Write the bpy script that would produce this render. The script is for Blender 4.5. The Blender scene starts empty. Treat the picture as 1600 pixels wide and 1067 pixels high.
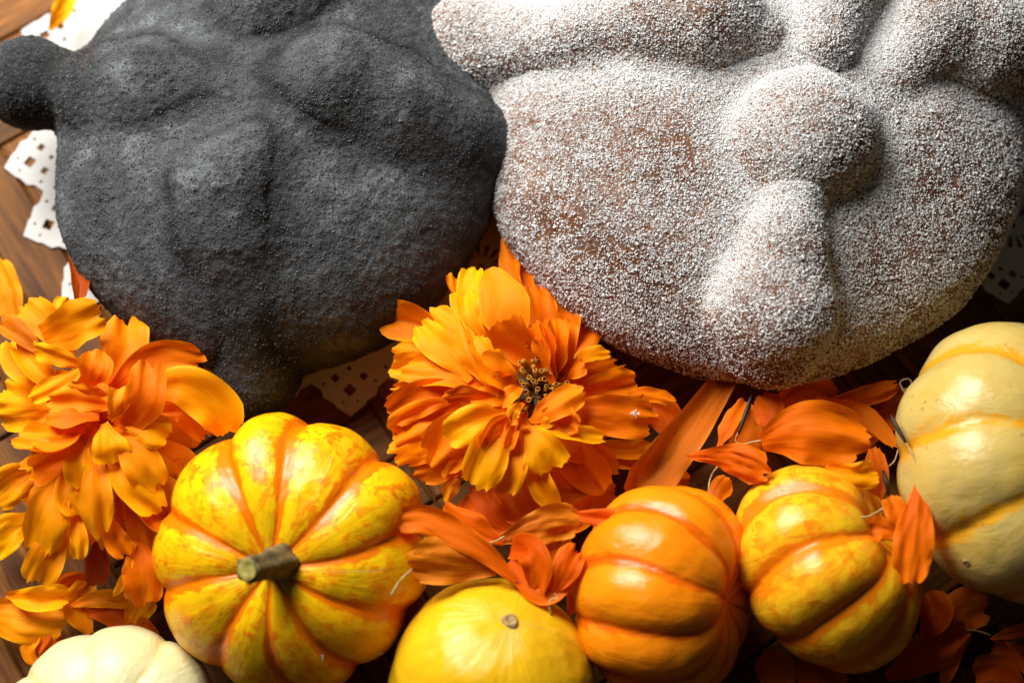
import bpy, math, random
import numpy as np
from mathutils import Vector

rng = np.random.default_rng(7)
random.seed(7)
sc = bpy.context.scene
col = sc.collection
CM = 0.01                                   # everything below is laid out in centimetres, stored in metres

# ------------------------------------------------------------------ camera
TILT = math.radians(20.0)
DIST = 46.0                                 # cm from the aim point
LENS = 50.0
AIM = np.array([0.0, 0.0, 2.0])
FWD = np.array([0.0, math.sin(TILT), -math.cos(TILT)])
RIGHT = np.array([1.0, 0.0, 0.0])
UP = np.array([0.0, math.cos(TILT), math.sin(TILT)])
CAM = AIM - FWD * DIST
FPX = LENS / 36.0 * 1600.0
cd = bpy.data.cameras.new('camera')
cam = bpy.data.objects.new('camera', cd)
col.objects.link(cam)
cam.location = CAM * CM
cam.rotation_euler = (TILT, 0, 0)
cd.lens = LENS
cd.sensor_width = 36.0
cd.clip_start = 0.01
cd.clip_end = 20.0
cd.dof.use_dof = True
cd.dof.focus_distance = (DIST - 2.6) * CM
cd.dof.aperture_fstop = 5.6
sc.camera = cam

# ------------------------------------------------------------------ world and light
w = bpy.data.worlds.new('World')
sc.world = w
w.use_nodes = True
bg = w.node_tree.nodes['Background']
bg.inputs[0].default_value = (0.9, 0.95, 1.0, 1)
bg.inputs[1].default_value = 0.022
ld = bpy.data.lights.new('window_light', 'AREA')
ld.shape = 'RECTANGLE'
ld.size = 0.44
ld.size_y = 0.44
ld.energy = 11.6
ld.color = (1.0, 0.97, 0.92)
lo = bpy.data.objects.new('window_light', ld)
col.objects.link(lo)
LPOS = Vector((-0.29, 0.36, 0.48))
lo.location = LPOS
lo.rotation_euler = (Vector((0.0, -0.02, 0.03)) - LPOS).to_track_quat('-Z', 'Y').to_euler()
sc.view_settings.view_transform = 'Standard'
sc.view_settings.look = 'None'
sc.view_settings.exposure = 0.0
sc.view_settings.gamma = 1.0
sc.cycles.use_denoising = True
sc.cycles.max_bounces = 5


def P(px, py, h):
    """centimetre point at height h that lies on the line of sight of photo pixel (px, py)"""
    d = FWD + RIGHT * ((px - 800.0) / FPX) - UP * ((py - 533.5) / FPX)
    return CAM + d * ((h - CAM[2]) / d[2])


def toward_cam(p):
    v = CAM - p
    return v / np.linalg.norm(v)


def nrm(v):
    return v / (np.linalg.norm(v, axis=-1, keepdims=True) + 1e-12)


# ------------------------------------------------------------------ noise
def _hash(i, j, k, s):
    n = (i.astype(np.int64) * 374761393 + j.astype(np.int64) * 668265263 + k.astype(np.int64) * 2147483647 + s * 974634777) & 0xFFFFFFFF
    n = ((n ^ (n >> 13)) * 1274126177) & 0xFFFFFFFF
    n = ((n ^ (n >> 16)) * 2246822519) & 0xFFFFFFFF
    return ((n ^ (n >> 15)) & 0xFFFFFF) / float(0xFFFFFF) * 2.0 - 1.0


def noise(p, s=0):
    f = np.floor(p)
    t = p - f
    t = t * t * (3 - 2 * t)
    i, j, k = f[:, 0].astype(np.int64), f[:, 1].astype(np.int64), f[:, 2].astype(np.int64)
    out = 0.0
    for a in (0, 1):
        for b in (0, 1):
            for c in (0, 1):
                wgt = (t[:, 0] if a else 1 - t[:, 0]) * (t[:, 1] if b else 1 - t[:, 1]) * (t[:, 2] if c else 1 - t[:, 2])
                out = out + wgt * _hash(i + a, j + b, k + c, s)
    return out


def fbm(p, size, oct=3, s=0, gain=0.5):
    v, amp, f = 0.0, 1.0, 1.0 / size
    for o in range(oct):
        v = v + amp * noise(p * f + 17.3 * o, s + o)
        amp *= gain
        f *= 2.03
    return v


# ------------------------------------------------------------------ objects
def mesh_from(name, V, F, smooth=True):
    me = bpy.data.meshes.new(name)
    V = np.asarray(V, dtype=np.float32)
    if isinstance(F, np.ndarray):
        n = F.shape[1]
        me.vertices.add(len(V))
        me.vertices.foreach_set('co', (V * CM).ravel())
        me.loops.add(F.size)
        me.loops.foreach_set('vertex_index', F.astype(np.int32).ravel())
        me.polygons.add(len(F))
        me.polygons.foreach_set('loop_start', np.arange(0, F.size, n, dtype=np.int32))
        me.polygons.foreach_set('loop_total', np.full(len(F), n, dtype=np.int32))
        me.update(calc_edges=True)
        me.validate()
    else:
        me.from_pydata((V * CM).tolist(), [], F)
        me.update()
    me.polygons.foreach_set('use_smooth', np.full(len(me.polygons), smooth))
    return me


def attr(me, name, vals):
    a = me.attributes.new(name, 'FLOAT', 'POINT')
    a.data.foreach_set('value', np.asarray(vals, dtype=np.float32))


def obj(name, me, mat, parent=None, loc=(0, 0, 0)):
    o = bpy.data.objects.new(name, me)
    col.objects.link(o)
    if mat is not None and me is not None and len(me.materials) == 0:
        me.materials.append(mat)
    o.parent = parent
    o.location = np.asarray(loc, dtype=float) * CM
    return o


def tag(o, label, cat, group=None, kind=None):
    if label:
        o['label'] = label
    if cat:
        o['category'] = cat
    if group:
        o['group'] = group
    if kind:
        o['kind'] = kind
    return o


# ------------------------------------------------------------------ materials
def new_mat(name):
    m = bpy.data.materials.new(name)
    m.use_nodes = True
    nt = m.node_tree
    return m, nt, nt.nodes['Principled BSDF'], nt.nodes['Material Output']


class G:
    """tiny node-graph helper"""
    def __init__(self, nt):
        self.nt = nt

    def n(self, typ, **kw):
        nd = self.nt.nodes.new(typ)
        for k, v in kw.items():
            setattr(nd, k, v)
        return nd

    def link(self, a, b):
        self.nt.links.new(a, b)

    def put(self, sock, v):
        if hasattr(v, 'is_linked') or isinstance(v, bpy.types.NodeSocket):
            self.link(v, sock)
        else:
            sock.default_value = v

    def noise(self, scale, detail=3, rough=0.55, vec=None, dist=0.0):
        nd = self.n('ShaderNodeTexNoise')
        nd.inputs['Scale'].default_value = scale
        nd.inputs['Detail'].default_value = detail
        nd.inputs['Roughness'].default_value = rough
        nd.inputs['Distortion'].default_value = dist
        if vec is not None:
            self.link(vec, nd.inputs['Vector'])
        return nd.outputs['Fac']

    def ramp(self, fac, stops):
        nd = self.n('ShaderNodeValToRGB')
        el = nd.color_ramp.elements
        while len(el) < len(stops):
            el.new(0.5)
        for e, (p, c) in zip(el, stops):
            e.position = p
            e.color = (*c, 1) if len(c) == 3 else c
        self.put(nd.inputs[0], fac)
        return nd.outputs[0]

    def mix(self, fac, a, b, blend='MIX'):
        nd = self.n('ShaderNodeMix', data_type='RGBA', blend_type=blend)
        self.put(nd.inputs[0], fac)
        for s, v in ((nd.inputs[6], a), (nd.inputs[7], b)):
            self.put(s, (*v, 1) if isinstance(v, tuple) and len(v) == 3 else v)
        return nd.outputs[2]

    def math(self, op, a, b=0.0, clamp=False):
        nd = self.n('ShaderNodeMath', operation=op, use_clamp=clamp)
        self.put(nd.inputs[0], a)
        self.put(nd.inputs[1], b)
        return nd.outputs[0]

    def map(self, v, a, b, c=0.0, d=1.0):
        nd = self.n('ShaderNodeMapRange')
        self.put(nd.inputs[0], v)
        for i, x in enumerate((a, b, c, d)):
            nd.inputs[i + 1].default_value = x
        return nd.outputs[0]

    def attr(self, name):
        return self.n('ShaderNodeAttribute', attribute_name=name).outputs['Fac']

    def bump(self, h, strength, dist, normal=None):
        nd = self.n('ShaderNodeBump')
        nd.inputs['Strength'].default_value = strength
        nd.inputs['Distance'].default_value = dist
        self.link(h, nd.inputs['Height'])
        if normal is not None:
            self.link(normal, nd.inputs['Normal'])
        return nd.outputs[0]

    def coord(self, which='Object'):
        return self.n('ShaderNodeTexCoord').outputs[which]

    def scalevec(self, vec, s):
        nd = self.n('ShaderNodeMapping')
        nd.inputs['Scale'].default_value = s
        self.link(vec, nd.inputs['Vector'])
        return nd.outputs[0]


def mat_wood():
    m, nt, b, out = new_mat('plank_wood')
    g = G(nt)
    co = g.coord('Object')
    rnd = g.n('ShaderNodeObjectInfo').outputs['Random']
    off = g.n('ShaderNodeVectorMath', operation='ADD')
    g.link(co, off.inputs[0])
    cmb = g.n('ShaderNodeCombineXYZ')
    g.link(g.math('MULTIPLY', rnd, 9.0), cmb.inputs[0])
    g.link(g.math('MULTIPLY', rnd, 5.0), cmb.inputs[1])
    g.link(cmb.outputs[0], off.inputs[1])
    v = g.scalevec(off.outputs[0], (14, 190, 60))
    n1 = g.noise(1.0, 5, 0.6, v, 1.2)
    n2 = g.noise(5.0, 4, 0.6, v, 0.3)
    c = g.ramp(n1, [(0.3, (0.034, 0.010, 0.0015)), (0.5, (0.12, 0.040, 0.004)), (0.7, (0.23, 0.085, 0.009))])
    c = g.mix(g.map(n2, 0.35, 0.65), c, (0.045, 0.016, 0.004), 'MIX')
    c2 = g.mix(0.55, c, g.ramp(n1, [(0.3, (0.045, 0.014, 0.002)), (0.7, (0.23, 0.085, 0.010))]))
    hs = g.n('ShaderNodeHueSaturation')
    g.link(c2, hs.inputs['Color'])
    g.link(g.map(rnd, 0, 1, 0.8, 1.7), hs.inputs['Value'])
    g.link(hs.outputs[0], b.inputs['Base Color'])
    b.inputs['Roughness'].default_value = 0.62
    b.inputs['Specular IOR Level'].default_value = 0.18
    g.link(g.bump(n2, 0.35, 0.0006), b.inputs['Normal'])
    return m


def mat_paper():
    m, nt, b, out = new_mat('doily_paper')
    g = G(nt)
    co = g.coord('Object')
    n = g.noise(900, 3, 0.6, co)
    n2 = g.noise(60, 2, 0.5, co)
    g.link(g.mix(g.map(n2, 0.35, 0.65), (0.50, 0.485, 0.46), (0.58, 0.565, 0.54)), b.inputs['Base Color'])
    b.inputs['Roughness'].default_value = 0.85
    g.link(g.bump(n, 0.25, 0.0003), b.inputs['Normal'])
    return m


def mat_bread_gold():
    m, nt, b, out = new_mat('toasted_crust')
    g = G(nt)
    co = g.coord('Object')
    n = g.noise(60, 4, 0.6, co)
    n2 = g.noise(1300, 3, 0.6, co)
    pale = g.attr('pale')
    f = g.math('ADD', g.map(n, 0.3, 0.7, -0.25, 0.25), pale, True)
    c = g.ramp(f, [(0.0, (0.10, 0.032, 0.010)), (0.35, (0.185, 0.062, 0.016)), (0.75, (0.38, 0.15, 0.03)), (1.0, (0.52, 0.25, 0.05))])
    dust_shade = g.attr('dust_shade')
    d = g.math('MULTIPLY', g.map(n2, 0.42, 0.62), dust_shade, True)
    c = g.mix(d, c, (0.70, 0.68, 0.64))
    g.link(c, b.inputs['Base Color'])
    b.inputs['Roughness'].default_value = 0.7
    b.inputs['Specular IOR Level'].default_value = 0.2
    g.link(g.bump(n2, 0.5, 0.0005), b.inputs['Normal'])
    return m


def mat_sugar(name, lo_, hi_, rough=0.35, clear=0.0):
    m, nt, b, out = new_mat(name)
    g = G(nt)
    r = g.n('ShaderNodeNewGeometry').outputs['Random Per Island']
    g.link(g.mix(r, lo_, hi_), b.inputs['Base Color'])
    b.inputs['Roughness'].default_value = rough
    b.inputs['Specular IOR Level'].default_value = 0.5
    if clear > 0:
        tr = g.n('ShaderNodeBsdfTranslucent')
        tr.inputs[0].default_value = (0.92, 0.92, 0.92, 1)
        mx = g.n('ShaderNodeMixShader')
        mx.inputs[0].default_value = clear
        g.link(b.outputs[0], mx.inputs[1])
        g.link(tr.outputs[0], mx.inputs[2])
        g.link(mx.outputs[0], out.inputs[0])
    return m


def mat_bread_ash():
    m, nt, b, out = new_mat('ash_crust')
    g = G(nt)
    co = g.coord('Object')
    n = g.noise(110, 4, 0.65, co)
    n2 = g.noise(1100, 3, 0.6, co)
    dust_shade = g.attr('dust_shade')  # ash coating, plus shade painted into creases and low sides
    f = g.math('ADD', dust_shade, g.map(n, 0.3, 0.7, -0.22, 0.22), True)
    c = g.ramp(f, [(0.0, (0.008, 0.008, 0.008)), (0.4, (0.022, 0.024, 0.026)), (0.75, (0.066, 0.071, 0.076)), (1.0, (0.145, 0.156, 0.165))])
    c = g.mix(g.map(n2, 0.4, 0.7, 0.0, 0.55), c, (0.02, 0.02, 0.02))
    brown = g.attr('brown')
    c = g.mix(g.math('MULTIPLY', brown, g.map(n, 0.4, 0.6), True), c, (0.12, 0.038, 0.008))
    g.link(c, b.inputs['Base Color'])
    b.inputs['Roughness'].default_value = 0.9
    b.inputs['Specular IOR Level'].default_value = 0.25
    h = g.math('ADD', g.math('MULTIPLY', n2, 0.6), g.noise(420, 2, 0.5, co))
    g.link(g.bump(h, 0.8, 0.0010), b.inputs['Normal'])
    return m


def mat_petal(name, base, tip, edge, dark):
    m, nt, b, out = new_mat(name)
    g = G(nt)
    uv = g.coord('UV')
    sep = g.n('ShaderNodeSeparateXYZ')
    g.link(uv, sep.inputs[0])
    u, v = sep.outputs[0], sep.outputs[1]
    rnd = g.n('ShaderNodeObjectInfo').outputs['Random']
    off = g.n('ShaderNodeVectorMath', operation='ADD')
    g.link(uv, off.inputs[0])
    cmb = g.n('ShaderNodeCombineXYZ')
    g.link(g.math('MULTIPLY', rnd, 31.0), cmb.inputs[0])
    g.link(g.math('MULTIPLY', rnd, 17.0), cmb.inputs[1])
    g.link(cmb.outputs[0], off.inputs[1])
    vein = g.noise(1.0, 3, 0.6, g.scalevec(off.outputs[0], (9, 1.0, 1)), 0.2)
    fine = g.noise(1.0, 2, 0.6, g.scalevec(off.outputs[0], (60, 7, 1)))
    blot = g.noise(1.0, 3, 0.6, g.scalevec(off.outputs[0], (3.5, 3.0, 1)))
    c = g.mix(g.map(v, 0.0, 0.9), base, tip)
    c = g.mix(g.map(vein, 0.35, 0.8, 0.0, 0.16), c, dark)
    eu = g.math('ABSOLUTE', g.math('SUBTRACT', u, 0.5))
    c = g.mix(g.map(eu, 0.40, 0.5, 0.0, 0.55), c, edge)
    c = g.mix(g.map(blot, 0.66, 0.78, 0.0, 0.35), c, dark)
    hs = g.n('ShaderNodeHueSaturation')
    g.link(c, hs.inputs['Color'])
    g.link(g.map(rnd, 0, 1, 0.493, 0.507), hs.inputs['Hue'])
    g.link(g.map(rnd, 0, 1, 0.86, 1.1), hs.inputs['Value'])
    b.inputs['Roughness'].default_value = 0.55
    b.inputs['Specular IOR Level'].default_value = 0.1
    g.link(hs.outputs[0], b.inputs['Base Color'])
    hgt = g.math('ADD', vein, g.math('MULTIPLY', fine, 0.25))
    bm = g.bump(hgt, 0.22, 0.0009)
    g.link(bm, b.inputs['Normal'])
    tr = g.n('ShaderNodeBsdfTranslucent')
    g.link(hs.outputs[0], tr.inputs[0])
    g.link(bm, tr.inputs['Normal'])
    mx = g.n('ShaderNodeMixShader')
    mx.inputs[0].default_value = 0.26
    g.link(b.outputs[0], mx.inputs[1])
    g.link(tr.outputs[0], mx.inputs[2])
    g.link(mx.outputs[0], out.inputs[0])
    return m


def mat_pumpkin(name, flesh, flesh2, stripe, stripe_w, speck, rough=0.3, mottle=(0.5, 0.66), speckcol=None, streak=0.5):
    """flesh on the lobes, stripe colour along the grooves, mottled with streaks that run pole to pole"""
    m, nt, b, out = new_mat(name)
    g = G(nt)
    uv = g.coord('UV')
    co = g.coord('Object')
    gr = g.attr('groove')
    big = g.noise(55, 3, 0.6, co)
    med = g.noise(230, 6, 0.7, co, 0.6)
    strk = g.noise(1.0, 6, 0.68, g.scalevec(uv, (38, 6, 1)), 0.6)
    fine = g.noise(1300, 2, 0.6, co)
    c = g.mix(g.map(big, 0.35, 0.65), flesh, flesh2)
    spots = g.math('MULTIPLY', g.map(med, *mottle), g.map(strk, 0.35, 0.62), True)
    c = g.mix(g.math('MULTIPLY', spots, speck), c, stripe)
    f = g.math('ADD', gr, g.math('ADD', g.map(strk, 0.3, 0.7, -streak * 0.5, streak * 0.5), g.map(med, 0.3, 0.7, -0.12, 0.12)))
    c = g.mix(g.map(f, 1 - stripe_w - 0.07, 1 - stripe_w + 0.12), c, stripe)
    if speckcol:
        vor = g.n('ShaderNodeTexVoronoi')
        vor.inputs['Scale'].default_value = 260
        g.link(co, vor.inputs['Vector'])
        c = g.mix(g.math('MULTIPLY', g.map(vor.outputs['Distance'], 0.10, 0.17, 1, 0), g.map(big, 0.45, 0.6), True), c, speckcol)
    g.link(c, b.inputs['Base Color'])
    g.link(g.map(med, 0.35, 0.65, rough - 0.12, rough - 0.02), b.inputs['Roughness'])
    b.inputs['Specular IOR Level'].default_value = 0.4
    h = g.math('ADD', g.math('MULTIPLY', strk, 1.0), g.math('ADD', g.math('MULTIPLY', med, 0.35), g.math('ADD', big, g.math('MULTIPLY', fine, 0.03))))
    g.link(g.bump(h, 0.5, 0.0010), b.inputs['Normal'])
    return m


def mat_simple(name, c1, c2, scale, rough=0.6, bump=0.3, stretch=(1, 1, 1)):
    m, nt, b, out = new_mat(name)
    g = G(nt)
    v = g.scalevec(g.coord('Object'), stretch)
    n = g.noise(scale, 4, 0.6, v)
    g.link(g.ramp(n, [(0.35, c1), (0.65, c2)]), b.inputs['Base Color'])
    b.inputs['Roughness'].default_value = rough
    g.link(g.bump(n, bump, 0.0008), b.inputs['Normal'])
    return m


M = {
    'wood': mat_wood(),
    'paper': mat_paper(),
    'gold': mat_bread_gold(),
    'ash': mat_bread_ash(),
    'sugar': mat_sugar('sugar_crystal', (0.70, 0.70, 0.70), (0.95, 0.95, 0.95), 0.3, 0.3),
    'ash_sugar': mat_sugar('ash_sugar_crystal', (0.05, 0.052, 0.054), (0.12, 0.126, 0.132), 0.85),
    'pet': mat_petal('petal_orange', (0.88, 0.15, 0.0005), (0.95, 0.25, 0.0008), (1.0, 0.36, 0.004), (0.78, 0.11, 0.0005)),
    'pety': mat_petal('petal_amber_lit', (0.92, 0.23, 0.0006), (1.0, 0.40, 0.001), (1.0, 0.48, 0.005), (0.9, 0.22, 0.0006)),  # natural amber variation, with stronger light put into the colour
    'pet_shade': mat_petal('petal_orange_shaded', (0.70, 0.095, 0.0004), (0.80, 0.155, 0.0006), (0.86, 0.22, 0.003), (0.58, 0.07, 0.0004)),  # orange petal again, with shade put into the base colour
    'petb': mat_petal('petal_faded', (0.50, 0.10, 0.003), (0.70, 0.19, 0.006), (0.82, 0.28, 0.02), (0.34, 0.07, 0.002)),
    'petr': mat_petal('petal_dried_red', (0.34, 0.05, 0.003), (0.46, 0.07, 0.004), (0.5, 0.10, 0.01), (0.14, 0.015, 0.002)),
    'floret': mat_simple('floret_green_gold', (0.26, 0.12, 0.006), (0.60, 0.25, 0.012), 500),
    'flobase': mat_simple('flower_base_green', (0.05, 0.025, 0.004), (0.12, 0.06, 0.008), 200),
    'stalk': mat_simple('petal_stalk_cream', (0.32, 0.20, 0.05), (0.52, 0.38, 0.15), 300),
    'achene': mat_simple('seed_black', (0.006, 0.005, 0.004), (0.02, 0.016, 0.012), 400),
    'p_yellow': mat_pumpkin('pumpkin_yellow_orange', (0.93, 0.55, 0.004), (0.90, 0.44, 0.003), (0.82, 0.18, 0.001), 0.45, 1.0, 0.29, (0.49, 0.55)),
    'p_gourd': mat_pumpkin('gourd_yellow', (0.78, 0.45, 0.008), (0.74, 0.40, 0.008), (0.55, 0.30, 0.01), 0.0, 0.15, 0.28),
    'p_orange': mat_pumpkin('pumpkin_orange', (0.84, 0.21, 0.003), (0.86, 0.27, 0.004), (0.72, 0.12, 0.002), 0.3, 0.25, 0.26),
    'p_stripe': mat_pumpkin('pumpkin_striped', (0.86, 0.47, 0.012), (0.84, 0.38, 0.008), (0.82, 0.20, 0.003), 0.52, 1.0, 0.27, (0.46, 0.53)),
    'p_beige': mat_pumpkin('pumpkin_beige', (0.57, 0.43, 0.14), (0.54, 0.37, 0.08), (0.66, 0.31, 0.015), 0.30, 0.35, 0.27, (0.55, 0.75), (0.35, 0.22, 0.05)),
    'p_cream': mat_pumpkin('pumpkin_cream', (0.66, 0.63, 0.37), (0.64, 0.58, 0.28), (0.72, 0.55, 0.24), 0.15, 0.1, 0.4),
    'stem': mat_simple('stem_bark', (0.045, 0.032, 0.012), (0.19, 0.13, 0.04), 260, 0.7, 0.7),
    'stemcut': mat_simple('stem_cut', (0.16, 0.13, 0.02), (0.52, 0.44, 0.10), 420, 0.6, 0.8),
    'scar': mat_simple('blossom_scar', (0.20, 0.11, 0.03), (0.48, 0.32, 0.12), 900, 0.7, 0.7),
}

# ------------------------------------------------------------------ the setting: a table of short planks
tb = mesh_from('table', [(-60, -60, -2.2), (60, -60, -2.2), (60, 60, -2.2), (-60, 60, -2.2),
                         (-60, -60, -0.22), (60, -60, -0.22), (60, 60, -0.22), (-60, 60, -0.22)],
               [(0, 3, 2, 1), (4, 5, 6, 7), (0, 1, 5, 4), (1, 2, 6, 5), (2, 3, 7, 6), (3, 0, 4, 7)], False)
table = obj('table_top', tb, M['wood'])
table['kind'] = 'structure'


def plank_mesh(L, W, T=0.3, bv=0.07):
    V, F = [], []
    for z, s in ((-T, 0), (-bv, 0), (0, bv)):
        for x, y in ((-1, -1), (1, -1), (1, 1), (-1, 1)):
            V.append((x * (L / 2 - s), y * (W / 2 - s), z))
    for a in (0, 4):
        for i in range(4):
            j = (i + 1) % 4
            F.append((a + i, a + j, a + 4 + j, a + 4 + i))
    F.append((8, 9, 10, 11))
    return mesh_from('plank', V, F, False)


PW, PL = 1.95, 9.75
pm = plank_mesh(PL - 0.07, PW - 0.07)
ang0 = math.radians(-56)
ca, sa = math.cos(ang0), math.sin(ang0)
N5 = int(PL / PW)
for bi in range(-4, 5):
    for bj in range(-4, 5):
        for k in range(N5):
            horiz = (bi + bj) % 2 == 0
            cx, cy = bi * PL, bj * PL
            o_ = (k - (N5 - 1) / 2) * PW
            lx, ly = (cx, cy + o_) if horiz else (cx + o_, cy)
            x, y = lx * ca - ly * sa - 1.2, lx * sa + ly * ca + 2.0
            if abs(x) > 24 or y > 22 or y < -17:
                continue
            o = obj('plank', pm, M['wood'], table, (x, y, random.uniform(-0.03, 0.0)))
            o.rotation_euler = (0, 0, ang0 + (0 if horiz else math.pi / 2))

# ------------------------------------------------------------------ paper doilies
def doily(center, R, rot, label):
    cu = bpy.data.curves.new('doily', 'CURVE')
    cu.dimensions = '2D'
    cu.fill_mode = 'BOTH'
    cu.extrude = 0.00012

    def poly(pts):
        sp = cu.splines.new('POLY')
        sp.points.add(len(pts) - 1)
        for q, (x, y) in zip(sp.points, pts):
            q.co = (x * CM, y * CM, 0, 1)
        sp.use_cyclic_u = True
    NT = 27
    da = 2 * math.pi / NT
    out = []
    for i in range(NT):
        a0 = i * da
        for f, r in ((0.0, 0.905), (0.14, 0.925), (0.17, 0.945), (0.30, 0.962), (0.33, 0.972), (0.5, 1.0), (0.67, 0.972), (0.70, 0.962), (0.83, 0.945), (0.86, 0.925)):
            out.append((R * r * math.cos(a0 + f * da), R * r * math.sin(a0 + f * da)))
    poly(out)

    def dia(r, a, s, rad=1.0):
        cx, cy = r * math.cos(a), r * math.sin(a)
        e1 = (math.cos(a), math.sin(a))
        e2 = (-e1[1], e1[0])
        poly([(cx + e1[0] * p * s * rad + e2[0] * q * s, cy + e1[1] * p * s * rad + e2[1] * q * s) for p, q in ((1, 0), (0.08, 1), (-1, 0), (-0.08, -1))])

    def circ(r, a, s):
        cx, cy = r * math.cos(a), r * math.sin(a)
        poly([(cx + s * math.cos(t), cy + s * math.sin(t)) for t in np.linspace(0, 2 * math.pi, 9)[:-1]])
    for i in range(NT):
        a = (i + 0.5) * da
        dia(R * 0.925, a, 0.24)
        dia(R * 0.888, a + 0.19 * da, 0.165)
        dia(R * 0.888, a - 0.19 * da, 0.165)
        circ(R * 0.87, i * da, 0.075)
        for q in (-1, 1):
            circ(R * 0.958, a + q * 0.09 * da, 0.05)
            circ(R * 0.905, a + q * 0.34 * da, 0.06)
        dia(R * 0.862, a, 0.10)
    for i in range(0, 13):
        a = (2 * i + 1.0) * da
        rc = R * 0.70
        cx, cy = rc * math.cos(a), rc * math.sin(a)
        circ(rc, a, 0.12)
        for k in range(14):
            t = a + math.pi * 2 * k / 14
            e1 = (math.cos(t), math.sin(t))
            e2 = (-e1[1], e1[0])
            poly([(cx + e1[0] * p + e2[0] * q, cy + e1[1] * p + e2[1] * q) for p, q in ((0.42, 0.035), (0.86, 0.09), (0.86, -0.09), (0.42, -0.035))])
    o = bpy.data.objects.new('doily_curve', cu)
    col.objects.link(o)
    dg = bpy.context.evaluated_depsgraph_get()
    me = bpy.data.meshes.new_from_object(o.evaluated_get(dg))
    me.name = 'paper_doily'
    bpy.data.objects.remove(o)
    me.materials.clear()
    d = obj('paper_doily', me, M['paper'], None, center)
    d.rotation_euler = (0, 0, rot)
    tag(d, label, 'doily', 'paper doilies under the breads')
    return d


def circle3(a, b, c):
    a, b, c = (np.asarray(q)[:2] for q in (a, b, c))
    A_ = 2 * np.array([b - a, c - a])
    ctr = np.linalg.solve(A_, np.array([b @ b - a @ a, c @ c - a @ a]))
    return ctr, float(np.linalg.norm(a - ctr))


_t = P(548, 650, 0.06)
_c, _r = circle3(P(3, 190, 0.06), P(46, 388, 0.06), _t)
print('doily', _c, _r)
doily((_c[0], _c[1], 0.06), _r, math.atan2(_t[1] - _c[1], _t[0] - _c[0]) - math.pi / 27, 'white paper doily with cut-out diamonds sticking out under the black bread')
doily(P(1490, 100, 0.09), 9.4, math.radians(2.0), 'white paper doily in deep shade under the right side of the sugared bread')

# ------------------------------------------------------------------ breads: one dough surface, split into its dough pieces
def smin(a, b, k):
    h = np.maximum(k - np.abs(a - b), 0.0) / k
    return np.minimum(a, b) - h * h * k * 0.25


def ell(p, c, r, n=2.0):
    q = (p - c)
    a = np.abs(q / r)
    k0 = np.sqrt((a[..., 0] ** n + a[..., 1] ** n) ** (2.0 / n) + a[..., 2] ** 2)
    k1 = np.sqrt(((q / (r * r)) ** 2).sum(-1)) + 1e-9
    return k0 * (k0 - 1.0) / k1


def seg(p, a, b, ra, rb):
    ba = b - a
    h = np.clip(((p - a) @ ba) / (ba @ ba), 0, 1)
    return np.sqrt((((p - a) - h[..., None] * ba) ** 2).sum(-1)) - (ra + (rb - ra) * h)


def chain(p, pts, k=0.5):
    d = None
    for (a, ra), (b, rb) in zip(pts[:-1], pts[1:]):
        s = seg(p, a, b, ra, rb)
        d = s if d is None else smin(d, s, k)
    return d


def surface_nets(f, lo, hi, h):
    n = np.ceil((hi - lo) / h).astype(int) + 1
    ax = [lo[i] + h * np.arange(n[i]) for i in range(3)]
    X, Y, Z = np.meshgrid(*ax, indexing='ij')
    vol = f(np.stack([X, Y, Z], -1).reshape(-1, 3)).reshape(n)
    ins = vol < 0
    cn = n - 1
    acc = np.zeros((*cn, 3), dtype=np.float32)
    cnt = np.zeros(cn, dtype=np.float32)
    sl = lambda o: tuple(slice(o[i], o[i] + cn[i]) for i in range(3))
    corners = [(a, b, c) for a in (0, 1) for b in (0, 1) for c in (0, 1)]
    for i, a in enumerate(corners):
        for b in corners[i + 1:]:
            if sum(abs(x - y) for x, y in zip(a, b)) != 1:
                continue
            va, vb = vol[sl(a)], vol[sl(b)]
            m = (va < 0) != (vb < 0)
            t = np.where(m, va / np.where(m, va - vb, 1), 0)
            for d in range(3):
                acc[..., d] += np.where(m, a[d] + t * (b[d] - a[d]), 0)
            cnt += m
    act = cnt > 0
    idx = np.full(cn, -1, dtype=np.int64)
    idx[act] = np.arange(act.sum())
    cell = np.argwhere(act)
    V = lo + h * (cell + acc[act] / cnt[act][:, None])
    F = []
    for d in range(3):
        e, g = (d + 1) % 3, (d + 2) % 3
        s0 = [slice(1, -1)] * 3
        s0[d] = slice(0, -1)
        s1 = list(s0)
        s1[d] = slice(1, None)
        A, B = ins[tuple(s0)], ins[tuple(s1)]
        q = np.argwhere(A != B)
        flip = A[tuple(q.T)]
        base = q.copy()
        base[:, e] += 1
        base[:, g] += 1
        c = []
        for oe, og in ((-1, -1), (0, -1), (0, 0), (-1, 0)):
            b2 = base.copy()
            b2[:, e] += oe
            b2[:, g] += og
            c.append(idx[tuple(b2.T)])
        quad = np.stack(c, 1)
        quad[~flip] = quad[~flip][:, ::-1]
        F.append(quad)
    F = np.concatenate(F)
    return V, F[(F >= 0).all(1)]


def subdivide(V, F):
    e = np.stack([F, np.roll(F, -1, 1)], -1)
    es = np.sort(e.reshape(-1, 2), 1)
    key = es[:, 0] * len(V) + es[:, 1]
    uq, first, inv = np.unique(key, return_index=True, return_inverse=True)
    mid = V[es[first]].mean(1)
    fc = V[F].mean(1)
    nV, nE = len(V), len(uq)
    em = inv.reshape(-1, 4) + nV
    fi = np.arange(len(F)) + nV + nE
    Q = np.concatenate([np.stack([F[:, i], em[:, i], fi, em[:, (i - 1) % 4]], 1) for i in range(4)])
    return np.concatenate([V, mid, fc]), Q


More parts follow.
